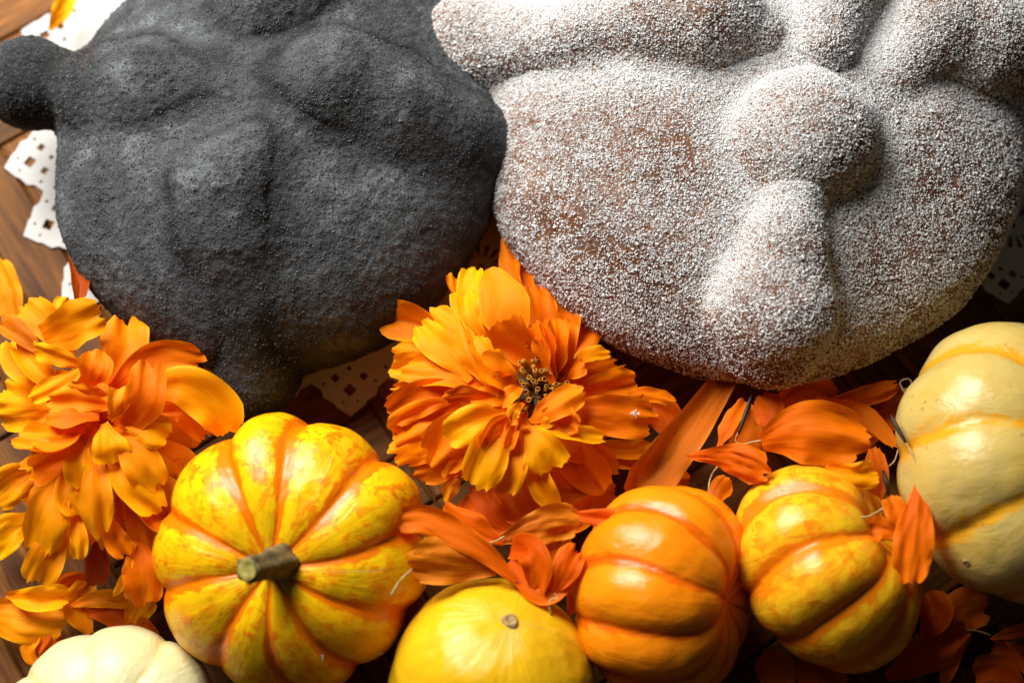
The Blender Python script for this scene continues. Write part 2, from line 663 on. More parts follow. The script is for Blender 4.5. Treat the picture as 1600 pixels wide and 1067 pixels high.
def vnormals(V, F):
    n = np.cross(V[F[:, 2]] - V[F[:, 0]], V[F[:, 3]] - V[F[:, 1]])
    N = np.zeros_like(V)
    for i in range(4):
        for d in range(3):
            N[:, d] += np.bincount(F[:, i], n[:, d], len(V))
    return nrm(N)


# irregular little crystals
OCT = np.array([[1, 0, 0], [-1, 0, 0], [0, 1, 0], [0, -1, 0], [0, 0, 1], [0, 0, -1]], float)
OCTF = np.array([[0, 2, 4], [2, 1, 4], [1, 3, 4], [3, 0, 4], [2, 0, 5], [1, 2, 5], [3, 1, 5], [0, 3, 5]])


def rand_rot(n):
    q = nrm(rng.normal(size=(n, 4)))
    a, b, c, d = q.T
    return np.stack([np.stack([1 - 2 * (c * c + d * d), 2 * (b * c - a * d), 2 * (b * d + a * c)], -1),
                     np.stack([2 * (b * c + a * d), 1 - 2 * (b * b + d * d), 2 * (c * d - a * b)], -1),
                     np.stack([2 * (b * d - a * c), 2 * (c * d + a * b), 1 - 2 * (b * b + c * c)], -1)], 1)


def grains(name, pos, size):
    n = len(pos)
    s = size[:, None] * rng.uniform(0.6, 1.25, (n, 3))
    v = OCT[None] * s[:, None, :] + rng.normal(0, 0.18, (n, 6, 3)) * size[:, None, None]
    v = np.einsum('nij,nkj->nki', rand_rot(n), v) + pos[:, None, :]
    F = (OCTF[None] + (np.arange(n) * 6)[:, None, None]).reshape(-1, 3)
    return mesh_from(name, v.reshape(-1, 3), F, False)


def to_px(p):
    d = p - CAM
    z = d @ FWD
    return 800 + FPX * (d @ RIGHT) / z, 533.5 - FPX * (d @ UP) / z


def make_bread(root_name, label, dome, strips, ball, k, step, disp, mat, shade, grain, grain_mat, grain_name, warp, base, sup=2.0):
    c0, r0 = dome

    def parts(p):
        q = p + warp * np.stack([noise(p / 3.1, 41), noise(p / 3.1, 42), noise(p / 3.1, 43)], -1)
        ds = [ell(q, c0, r0, sup), ell(q, ball[0], ball[1])]
        ds += [chain(q, s, 0.6) for s in strips]
        return ds

    def comb(ds, p):
        d = ds[0]
        for x in ds[1:]:
            d = smin(d, x, k)
        return -smin(-d, -(0.14 - p[:, 2]), 0.5)

    f = lambda p: comb(parts(p), p)
    allp = np.array([c0 - r0, c0 + r0] + [a for s in strips for a, _ in s])
    lo = allp.min(0) - 2.2
    hi = allp.max(0) + 2.4
    lo[2] = -0.2
    V, F = surface_nets(f, lo, hi, step)
    for rep in range(2):
        V, F = subdivide(V, F)
        e = 0.03
        g = np.stack([f(V + np.eye(3)[i] * e) - f(V - np.eye(3)[i] * e) for i in range(3)], -1) / (2 * e)
        V = V - (f(V) / ((g ** 2).sum(-1) + 0.05))[:, None] * g
    N = nrm(g)
    ds = np.stack(parts(V), 0)
    srt = np.sort(ds, 0)
    gap = srt[1] - srt[0]
    crease = np.clip(1 - gap / min(k * 1.3, 0.8), 0, 1)
    wide = np.clip(1 - gap / 1.9, 0, 1)
    V = V + N * disp(V, N, crease)[:, None]
    N = vnormals(V, F)
    which = ds.argmin(0)
    wf = np.sort(which[F], 1)[:, 1]
    at = shade(V, N, crease, wide)
    root = obj(root_name, None, None, None, base)
    names = ['bun', 'dough_ball'] + ['dough_strip'] * len(strips)
    fa = 0.5 * np.linalg.norm(np.cross(V[F[:, 2]] - V[F[:, 0]], V[F[:, 3]] - V[F[:, 1]]), axis=1)
    dens, size = grain(V, N, crease, wide)
    for pi, nm in enumerate(names):
        sel = wf == pi
        if not sel.any():
            continue
        Fs = F[sel]
        used, inv = np.unique(Fs, return_inverse=True)
        me = mesh_from(nm, V[used] - base, inv.reshape(-1, 4))
        for an, av in at.items():
            attr(me, an, av[used])
        me.normals_split_custom_set_from_vertices(N[used].tolist())
        o = obj(nm, me, mat, root)
        px, py = to_px(V[Fs[:, 0]])
        inview = (px > -120) & (px < 1720) & (py > -130) & (py < 1200)
        lam = fa[sel] * dens[Fs].mean(1) * inview
        cnt = rng.poisson(lam)
        fi = np.repeat(np.arange(len(Fs)), cnt)
        if len(fi) == 0:
            continue
        a, b = rng.random((2, len(fi)))
        q = V[Fs[fi]]
        pos = (q[:, 0] * ((1 - a) * (1 - b))[:, None] + q[:, 1] * (a * (1 - b))[:, None] + q[:, 2] * (a * b)[:, None] + q[:, 3] * ((1 - a) * b)[:, None])
        sz = size * rng.lognormal(0, 0.28, len(fi))
        pos = pos + N[Fs[fi, 0]] * (sz * rng.uniform(-0.3, 0.5, len(fi)))[:, None]
        gm = grains(grain_name, pos - base, sz)
        go = obj(grain_name, gm, grain_mat, o)
        go['kind'] = 'stuff'
    return tag(root, label, 'bread')


# --- sugared golden bread
def w_disp(V, N, c):
    return 0.035 * fbm(V, 0.9, 2, 3) + 0.012 * fbm(V, 0.22, 2, 9) - 0.10 * c ** 5 * np.clip(0.5 + noise(V / 1.3, 91), 0, 1)


def w_shade(V, N, c, wd):
    pale = np.clip(0.30 * c + 0.9 * np.clip((1.9 - V[:, 2]) / 1.6, 0, 1) + 0.15 * fbm(V, 2.2, 2, 5), 0, 1)
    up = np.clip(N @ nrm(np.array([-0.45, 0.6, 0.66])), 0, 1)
    dust_shade = np.clip(0.24 + 1.5 * wd ** 1.5 * up + 0.25 * fbm(V, 1.6, 2, 6), 0, 1) * np.clip(N[:, 2] * 1.5 + 0.3, 0, 1)
    return {'pale': pale, 'dust_shade': dust_shade}


def w_grain(V, N, c, wd):
    slope = np.clip(N[:, 2] * 0.8 + 0.42, 0.10, 1.0)
    patch = 0.80 + 0.28 * fbm(V, 1.5, 3, 12) + 0.55 * fbm(V, 0.30, 3, 15)
    up = np.clip(N @ nrm(np.array([-0.45, 0.75, 0.6])), 0, 1)
    d = slope * np.clip(patch, 0.16, 2) + 3.0 * wd ** 1.8 * np.clip(N[:, 2], 0, 1) * (0.1 + up)
    return 470.0 * d, 0.0290


WC = P(1168, 158, 2.8)
white = make_bread(
    'sugared_bread', 'large golden bread with bone-shaped dough strips, thickly coated in white sugar', (WC, np.array([9.22, 9.9, 3.95])),
    [
        [(P(1246, 318, 6.1), 0.95), (P(1228, 385, 5.8), 1.05), (P(1206, 486, 4.8), 1.75), (P(1200, 535, 3.95), 1.35)],
        [(P(1180, 60, 6.4), 0.9), (P(1100, 38, 6.45), 1.7), (P(1030, 40, 6.2), 1.45), (P(900, 65, 5.4), 1.2), (P(742, 72, 3.9), 1.5), (P(735, 70, 3.6), 1.5)],
        [(P(1385, 110, 6.0), 0.8), (P(1455, 45, 6.0), 1.4), (P(1530, 65, 5.35), 1.6), (P(1590, 85, 4.6), 1.55)],
        [(P(1290, 70, 6.5), 1.0), (P(1310, -30, 6.2), 1.5), (P(1330, -150, 5.4), 1.7), (P(1340, -260, 3.5), 1.6)],
    ],
    (P(1258, 212, 6.35), np.array([2.1, 2.15, 1.75])), 0.5, 0.25, w_disp, M['gold'], w_shade, w_grain, M['sugar'], 'sugar', 0.22, np.array([WC[0], WC[1], 0.1]), 2.2)


# --- black bread
def b_disp(V, N, c):
    lump = fbm(V, 0.42, 3, 21, 0.6)
    pit = np.clip(fbm(V, 0.30, 2, 27) - 0.25, 0, 1)
    top = np.clip((V[:, 1] - 10.0) / 3.0, 0, 1)
    return 0.030 * fbm(V, 1.4, 2, 23) + 0.022 * lump + 0.022 * fbm(V, 0.15, 2, 25) - 0.11 * c ** 5 * np.clip(0.35 + noise(V / 1.5, 92) + 0.3 * noise(V / 0.3, 93), 0, 1) - 0.12 * pit * np.clip(top, 0, 1.0)


def b_shade(V, N, c, wd):
    pit = np.clip(fbm(V, 0.30, 2, 27) - 0.12, 0, 1)
    top = np.clip((V[:, 1] - 9.5) / 3.0, 0, 1)
    d = 0.76 + 0.22 * fbm(V, 1.8, 3, 31) - 0.30 * c ** 2 - 0.3 * c ** 5 * np.clip(0.35 + noise(V / 1.5, 92), 0, 1) - 1.0 * pit * np.clip(0.25 * c + top, 0, 1)  # creases darkened: bare crust, and shade put into the tone
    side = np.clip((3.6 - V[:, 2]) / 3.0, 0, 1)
    d = d - 0.55 * side  # lower sides darkened: their shade is put into the tone
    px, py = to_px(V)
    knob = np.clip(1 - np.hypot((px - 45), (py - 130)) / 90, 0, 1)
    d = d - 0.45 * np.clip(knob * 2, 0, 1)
    crack = np.exp(-((px - 128 + (py - 40) * 0.05) / 26) ** 2 - ((py - 40) / 55) ** 2)
    return {'dust_shade': np.clip(d - 0.9 * crack, 0, 1), 'brown': np.clip(crack * 1.1 * (np.clip(noise(V / 0.25, 77) + 0.3, 0, 1)), 0, 1)}


def b_grain(V, N, c, wd):
    s = np.clip(N[:, 2] * 0.9 + 0.35, 0.05, 1)
    return 340.0 * s * np.clip(0.7 + 0.5 * fbm(V, 0.5, 2, 33) - 0.2 * c, 0.05, 1.4), 0.021


BC = P(437, 232, 2.7)
black = make_bread(
    'black_bread', 'matt black bread with bone-shaped dough strips, dusted with fine grey ash sugar', (BC, np.array([7.5, 7.85, 4.0])),
    [
        [(P(398, 235, 6.0), 0.9), (P(362, 290, 5.6), 1.55), (P(364, 370, 5.0), 1.5), (P(384, 470, 3.95), 1.15), (P(396, 535, 3.1), 1.0), (P(402, 588, 2.2), 1.12), (P(402, 594, 2.0), 1.1)],
        [(P(345, 145, 5.8), 0.9), (P(240, 140, 5.35), 1.5), (P(160, 142, 4.7), 1.35), (P(100, 135, 4.0), 0.7), (P(50, 133, 3.7), 1.42), (P(42, 138, 3.3), 1.35)],
        [(P(440, 140, 5.9), 0.9), (P(530, 145, 5.8), 1.65), (P(615, 175, 5.2), 1.7), (P(705, 210, 4.3), 1.2), (P(770, 235, 3.3), 1.2)],
        [(P(440, -90, 6.3), 1.0), (P(450, -180, 5.5), 1.5), (P(455, -300, 3.5), 1.4)],
    ],
    (P(428, 0, 6.15), np.array([1.75, 1.7, 1.45])), 0.9, 0.24, b_disp, M['ash'], b_shade, b_grain, M['ash_sugar'], 'ash_sugar', 0.20, np.array([BC[0], BC[1], 0.1]))

# ------------------------------------------------------------------ pumpkins and gourds
def frame(A, ref=(1, 0, 0)):
    A = nrm(np.asarray(A, float))
    e1 = nrm(np.asarray(ref, float) - (np.asarray(ref, float) @ A) * A)
    return A, e1, np.cross(A, e1)


SKIN = {}


def snap(key, pix):
    """point on a pumpkin's skin seen at a photo pixel"""
    V = SKIN[key]
    x, y = to_px(V)
    d = np.hypot(x - pix[0], y - pix[1])
    dist = np.linalg.norm(V - CAM, axis=1)
    front = dist < dist[d < 14].min() + 0.35
    wgt = np.where(front, np.exp(-(d / 4.0) ** 2), 0)
    p = (V * wgt[:, None]).sum(0) / wgt.sum()
    return p


def make_pumpkin(name, C, A, R, H, grooves, depth, mat, dimple=0.35, seed=0, lump=0.05, power=0.9, sharp=0.68, nth=200, nph=90):
    A, e1, e2 = frame(A)
    gs = np.sort(np.mod(np.radians(grooves), 2 * np.pi)) if len(grooves) else None
    th = np.linspace(0, 2 * np.pi, nth, endpoint=False)
    ph = np.linspace(0, np.pi, nph)
    TH, PH = np.meshgrid(th, ph)
    if gs is not None:
        ext = np.concatenate([[gs[-1] - 2 * np.pi], gs, [gs[0] + 2 * np.pi]])
        wob = TH + 0.05 * np.sin(PH * 3 + seed)
        k = np.clip(np.searchsorted(ext, wob, side='right') - 1, 0, len(ext) - 2)
        u = np.clip((wob - ext[k]) / (ext[k + 1] - ext[k]), 0, 1)
        bul = np.sin(np.pi * u) ** sharp
        lobes = np.random.default_rng(seed).uniform(-0.03, 0.03, len(ext))
        scale = 1 - depth * (1 - bul) * np.sin(PH) ** 0.35 + lobes[k % len(gs)] * bul * np.sin(PH)
        groove = 1 - np.sin(np.pi * u)
    else:
        scale = np.ones_like(TH)
        groove = np.zeros_like(TH)
    rho = R * np.sin(PH) ** power
    z = H * np.sign(np.cos(PH)) * np.abs(np.cos(PH)) ** 0.9
    dm = np.exp(-(rho / (0.34 * R)) ** 2)
    z = z - np.where(PH < np.pi / 2, 1, -1) * dimple * dm
    rho, z = rho * scale, z * (0.35 + 0.65 * scale)
    Pt = C + rho[..., None] * (np.cos(TH)[..., None] * e1 + np.sin(TH)[..., None] * e2) + z[..., None] * A
    V = Pt.reshape(-1, 3)
    V = V + nrm(V - C) * (lump * fbm(V, 1.7, 3, 50 + seed) + 0.013 * fbm(V, 0.45, 2, 70 + seed))[:, None]
    i = np.arange(nph - 1)[:, None]
    j = np.arange(nth)[None]
    j2 = (j + 1) % nth
    F = np.stack([i * nth + j, (i + 1) * nth + j, (i + 1) * nth + j2, i * nth + j2], -1).reshape(-1, 4)
    me = mesh_from('skin', V - C, F)
    attr(me, 'groove', groove.ravel())
    uvl = me.uv_layers.new(name='UVMap')
    li = np.empty(len(me.loops), dtype=np.int32)
    me.loops.foreach_get('vertex_index', li)
    uu = np.stack([TH.ravel() / (2 * np.pi), PH.ravel() / np.pi], -1)[li]
    uvl.data.foreach_set('uv', uu.astype(np.float32).ravel())
    root = obj(name, None, None, None, C)
    obj('skin', me, mat, root)
    SKIN[name + str(seed)] = V
    return root, C + A * (H - dimple * 0.9), (A, e1, e2)


def tube(name, pts, radii, nseg=10, cap=True, ridges=0, rid=0.0, hollow=0.0):
    pts = np.asarray(pts, float)
    n = len(pts)
    T = nrm(np.gradient(pts, axis=0))
    ref = np.array([0.31, 0.2, 0.93])
    V, F = [], []
    side = None
    for i in range(n):
        s = nrm(np.cross(T[i], ref)) if side is None else nrm(side - (side @ T[i]) * T[i])
        side = s
        b = np.cross(T[i], s)
        for k in range(nseg):
            a = 2 * math.pi * k / nseg
            r = radii[i] * (1 + rid * math.cos(a * ridges))
            V.append(pts[i] + r * (math.cos(a) * s + math.sin(a) * b))
    for i in range(n - 1):
        for k in range(nseg):
            k2 = (k + 1) % nseg
            F.append((i * nseg + k, i * nseg + k2, (i + 1) * nseg + k2, (i + 1) * nseg + k))
    if cap:
        F.append(tuple(range(nseg))[::-1])
        if hollow > 0:
            ctr = pts[-1]
            st = len(V)
            ring = [V[(n - 1) * nseg + k] for k in range(nseg)]
            for dpt, sc_ in ((0.0, 1 - hollow), (-0.35 * radii[-1] * 4, 1 - hollow)):
                for q in ring:
                    V.append(ctr + (q - ctr) * sc_ + T[-1] * dpt)
            prev = (n - 1) * nseg
            for base in (st, st + nseg):
                for k in range(nseg):
                    k2 = (k + 1) % nseg
                    F.append((prev + k, prev + k2, base + k2, base + k))
                prev = base
            F.append(tuple(prev + k for k in range(nseg)))
        else:
            F.append(tuple((n - 1) * nseg + k for k in range(nseg)))
    return V, F


def px_path(pts):
    return [P(*q) for q in pts]


def smooth_path(pts, n):
    """Catmull-Rom through the points"""
    pts = np.asarray(pts, float)
    q = np.concatenate([[2 * pts[0] - pts[1]], pts, [2 * pts[-1] - pts[-2]]])
    out = []
    m = len(pts) - 1
    for t in np.linspace(0, m, n):
        i = min(int(t), m - 1)
        u = t - i
        a, b, c, d = q[i:i + 4]
        out.append(0.5 * (2 * b + (c - a) * u + (2 * a - 5 * b + 4 * c - d) * u * u + (3 * b - a - 3 * c + d) * u ** 3))
    return np.array(out)


def scar(root, C, pix, key, r, name='blossom_scar', mat='scar'):
    """small raised ring where the blossom sat, pointing at outward normal"""
    p = snap(key, pix)
    n = nrm(p - C)
    e1 = nrm(np.cross(n, [0.2, 0.9, 0.1]))
    e2 = np.cross(n, e1)
    V, F = [], []
    prof = [(1.25, -0.25), (1.0, 0.15), (0.8, 0.35), (0.55, 0.25), (0.35, 0.05), (0.0, 0.12)]
    ns = 14
    for rr, zz in prof:
        for k in range(ns):
            a = 2 * math.pi * k / ns
            wv = 1 + 0.08 * math.sin(3 * a + 1)
            V.append(p - C + r * rr * wv * (math.cos(a) * e1 + math.sin(a) * e2) + n * r * zz)
    for i in range(len(prof) - 1):
        for k in range(ns):
            k2 = (k + 1) % ns
            F.append((i * ns + k, i * ns + k2, (i + 1) * ns + k2, (i + 1) * ns + k))
    obj(name, mesh_from(name, V, F), M[mat], root)


# yellow pumpkin with the stem towards the camera
C1 = P(456, 866, 3.15)
r1, top1, fr1 = make_pumpkin('pumpkin', C1, (-0.10, -0.36, 0.92), 4.15, 2.75, [114, 84, 46, 11, -25, -60, -90, -124, 192, 156], 0.095, M['p_yellow'], 0.42, 1)
tag(r1, 'yellow and orange ribbed mini pumpkin with a short brown stem on top', 'pumpkin', 'mini pumpkins in front of the breads')
A1 = fr1[0]
S0 = P(440, 876, 5.30)
S1 = P(429, 879, 5.8)
S2 = P(406, 885, 6.35)
S3 = P(386, 890, 6.8)
V, F = tube('stem', smooth_path([S0 - A1 * 0.35, S0, S1, S2, S3], 14) - C1, np.interp(np.linspace(0, 1, 14), [0, 0.2, 0.35, 0.55, 0.9, 1], [0.66, 0.62, 0.52, 0.39, 0.345, 0.37]), 30, True, 5, 0.10)
st = obj('stem', mesh_from('stem', V, F), M['stem'], r1)
tdir = nrm(S3 - S2)
V, F = tube('cut_end', [S3 - C1 - tdir * 0.05, S3 - C1 + tdir * 0.03], [0.33, 0.30], 24, True, 5, 0.05)
obj('cut_end', mesh_from('cut_end', V, F, False), M['stemcut'], st)

# smooth yellow gourd
C2 = P(768, 1068, 2.75)
r2, _, _ = make_pumpkin('gourd', C2, (0.2, 0.5, 0.84), 3.0, 2.95, [], 0, M['p_gourd'], 0.03, 2, 0.07, 1.0)
tag(r2, 'smooth round yellow gourd with a small brown blossom scar', 'gourd')
scar(r2, C2, (795, 971), 'gourd2', 0.23)

# orange pumpkin on its side
C3 = P(1040, 925, 3.2)
r3, _, f3 = make_pumpkin('pumpkin', C3, (0.86, -0.22, 0.46), 3.2, 2.45, list(np.arange(10) * 36 + 9), 0.10, M['p_orange'], 0.5, 3, 0.05, 0.85)
tag(r3, 'deep orange ribbed mini pumpkin lying on its side right of the yellow gourd', 'pumpkin', 'mini pumpkins in front of the breads')

# striped pumpkin on its side
C4 = P(1292, 882, 3.2)
r4, _, f4 = make_pumpkin('pumpkin', C4, (0.74, 0.34, 0.58), 3.2, 2.35, list(np.arange(9) * 40 + 12), 0.115, M['p_stripe'], 0.5, 4, 0.05, 0.85)
tag(r4, 'orange mini pumpkin with mottled yellow lobes lying on its side', 'pumpkin', 'mini pumpkins in front of the breads')

# beige pumpkin at the right edge
C5 = P(1602, 722, 3.9)
r5, _, f5 = make_pumpkin('pumpkin', C5, (0.52, -0.02, 0.85), 4.4, 3.0, list(np.arange(9) * 40 + 16), 0.09, M['p_beige'], 0.5, 5, 0.05, 0.85)
tag(r5, 'pale beige ribbed pumpkin with yellow grooves, cut off at the right edge', 'pumpkin', 'mini pumpkins in front of the breads')
scar(r5, C5, (1511, 879), 'pumpkin5', 0.12)

# cream pumpkin in the corner
C6 = P(176, 1156, 2.0)
r6, _, f6 = make_pumpkin('pumpkin', C6, (0.05, -0.1, 1), 3.35, 2.2, list(np.arange(9) * 40 + 22), 0.07, M['p_cream'], 0.4, 6, 0.04)
tag(r6, 'cream white pumpkin peeking in at the bottom left', 'pumpkin', 'mini pumpkins in front of the breads')

# ------------------------------------------------------------------ petals
NU, NV = 17, 25
PXCM = 52.0


def petal_mesh(pts, wpx, base=None, roll=0.0, twist=0.0, cup=0.12, fold=0.0, pleat=0.065, ruf=0.065, rag=0.05, spat=0.6, root_w=0.22, curl=0.0, tip=0.16, seed=None, px=True, crin=0.028):
    r = np.random.default_rng(seed if seed is not None else int(abs(pts[0][0] * 7 + pts[-1][1] * 13 + wpx * 3)) + 5)
    ctrl = px_path(pts) if px else [np.asarray(q, float) for q in pts]
    W = wpx / PXCM
    n = 48
    sp = smooth_path(ctrl, n)
    T = nrm(np.gradient(sp, axis=0))
    view = nrm(CAM - sp)
    S = nrm(np.cross(T, view))
    Nn = nrm(np.cross(S, T))
    ts = np.linspace(0, 1, n)
    ang = np.radians(roll + twist * ts)[:, None]
    S, Nn = S * np.cos(ang) + Nn * np.sin(ang), -S * np.sin(ang) + Nn * np.cos(ang)
    L = np.linalg.norm(np.diff(sp, axis=0), axis=1).sum()
    u = np.linspace(-1, 1, NU)
    v = np.linspace(0, 1, NV)
    U, Vv = np.meshgrid(u, v)
    edge_n = r.normal(0, 1, NU)
    edge_n = 0.6 * edge_n + 0.4 * np.roll(edge_n, 1)
    notch = np.exp(-((u - r.uniform(-0.4, 0.4)) / 0.22) ** 2) * r.uniform(0, 1.6)
    tend = 1 - tip * np.abs(u) ** 2.6 - rag * np.abs(edge_n) - rag * notch
    t = Vv * tend[None]
    prof = root_w + (1 - root_w) * np.sin(np.clip(t / (2 * spat), 0, 0.5) * np.pi) ** 1.3
    over = np.clip((t - spat) / (1 - spat + 1e-6), 0, 1)
    prof = prof * (1 - 0.22 * over ** 2)
    sidej = 1 + 0.05 * np.interp(t, np.linspace(0, 1, 6), r.normal(0, 1, 6)) * np.sign(U)
    w = 0.5 * W * prof * sidej
    ph1, ph2 = r.uniform(0, 6.28, 2)
    pk = r.choice([3.0, 4.0, 5.0])
    hgt = w * (cup * U ** 2 + fold * np.abs(U))
    hgt = hgt + W * pleat * np.cos(U * pk + ph1) * np.clip(t * 1.6, 0, 1)
    hgt = hgt + W * ruf * np.sin(t * 9 * max(L / W, 1) ** 0.5 + ph2 + U * 1.5) * np.abs(U) ** 1.5
    hgt = hgt + W * ruf * 1.2 * np.sin(U * 7 + ph2) * t ** 4
    hgt = hgt - L * curl * np.clip(t - 0.55, 0, 1) ** 2 * 2.0
    lx = np.interp(t, ts, np.arange(n))
    i0 = np.clip(lx.astype(int), 0, n - 2)
    fr = (lx - i0)[..., None]
    pick = lambda Aa: Aa[i0] * (1 - fr) + Aa[i0 + 1] * fr
    Pt = pick(sp) + pick(S) * (w * U)[..., None] + pick(Nn) * hgt[..., None]
    V3 = Pt.reshape(-1, 3)
    so = r.uniform(0, 50, 3)
    crk = fbm(np.stack([U.ravel() * W * 2.2, Vv.ravel() * L * 0.8, 0 * U.ravel()], -1) + so, 0.55, 3, 61, 0.6)
    V3 = V3 + pick(Nn).reshape(-1, 3) * (crk * crin * min(W, 1.2) * (0.25 + t.ravel()))[:, None]
    base = ctrl[0] if base is None else base
    i = np.arange(NV - 1)[:, None]
    j = np.arange(NU - 1)[None]
    F = np.stack([i * NU + j, i * NU + j + 1, (i + 1) * NU + j + 1, (i + 1) * NU + j], -1).reshape(-1, 4)
    me = mesh_from('petal', V3 - base, F)
    uvl = me.uv_layers.new(name='UVMap')
    li = np.empty(len(me.loops), dtype=np.int32)
    me.loops.foreach_get('vertex_index', li)
    uvl.data.foreach_set('uv', np.stack([(U.ravel() + 1) / 2, t.ravel()], -1)[li].astype(np.float32).ravel())
    return me, base


def flower(root_name, label, base, petals, group):
    root = obj(root_name, None, None, None, base)
    tag(root, label, 'flower', group)
    for q in petals:
        pts, wpx, mat = q[0], q[1], q[2]
        kw = q[3] if len(q) > 3 else {}
        me, _ = petal_mesh(pts, wpx, base, **kw)
        obj('petal', me, M[mat], root)
    return root


O, Y, B, D = 'pet', 'pety', 'petb', 'petr'

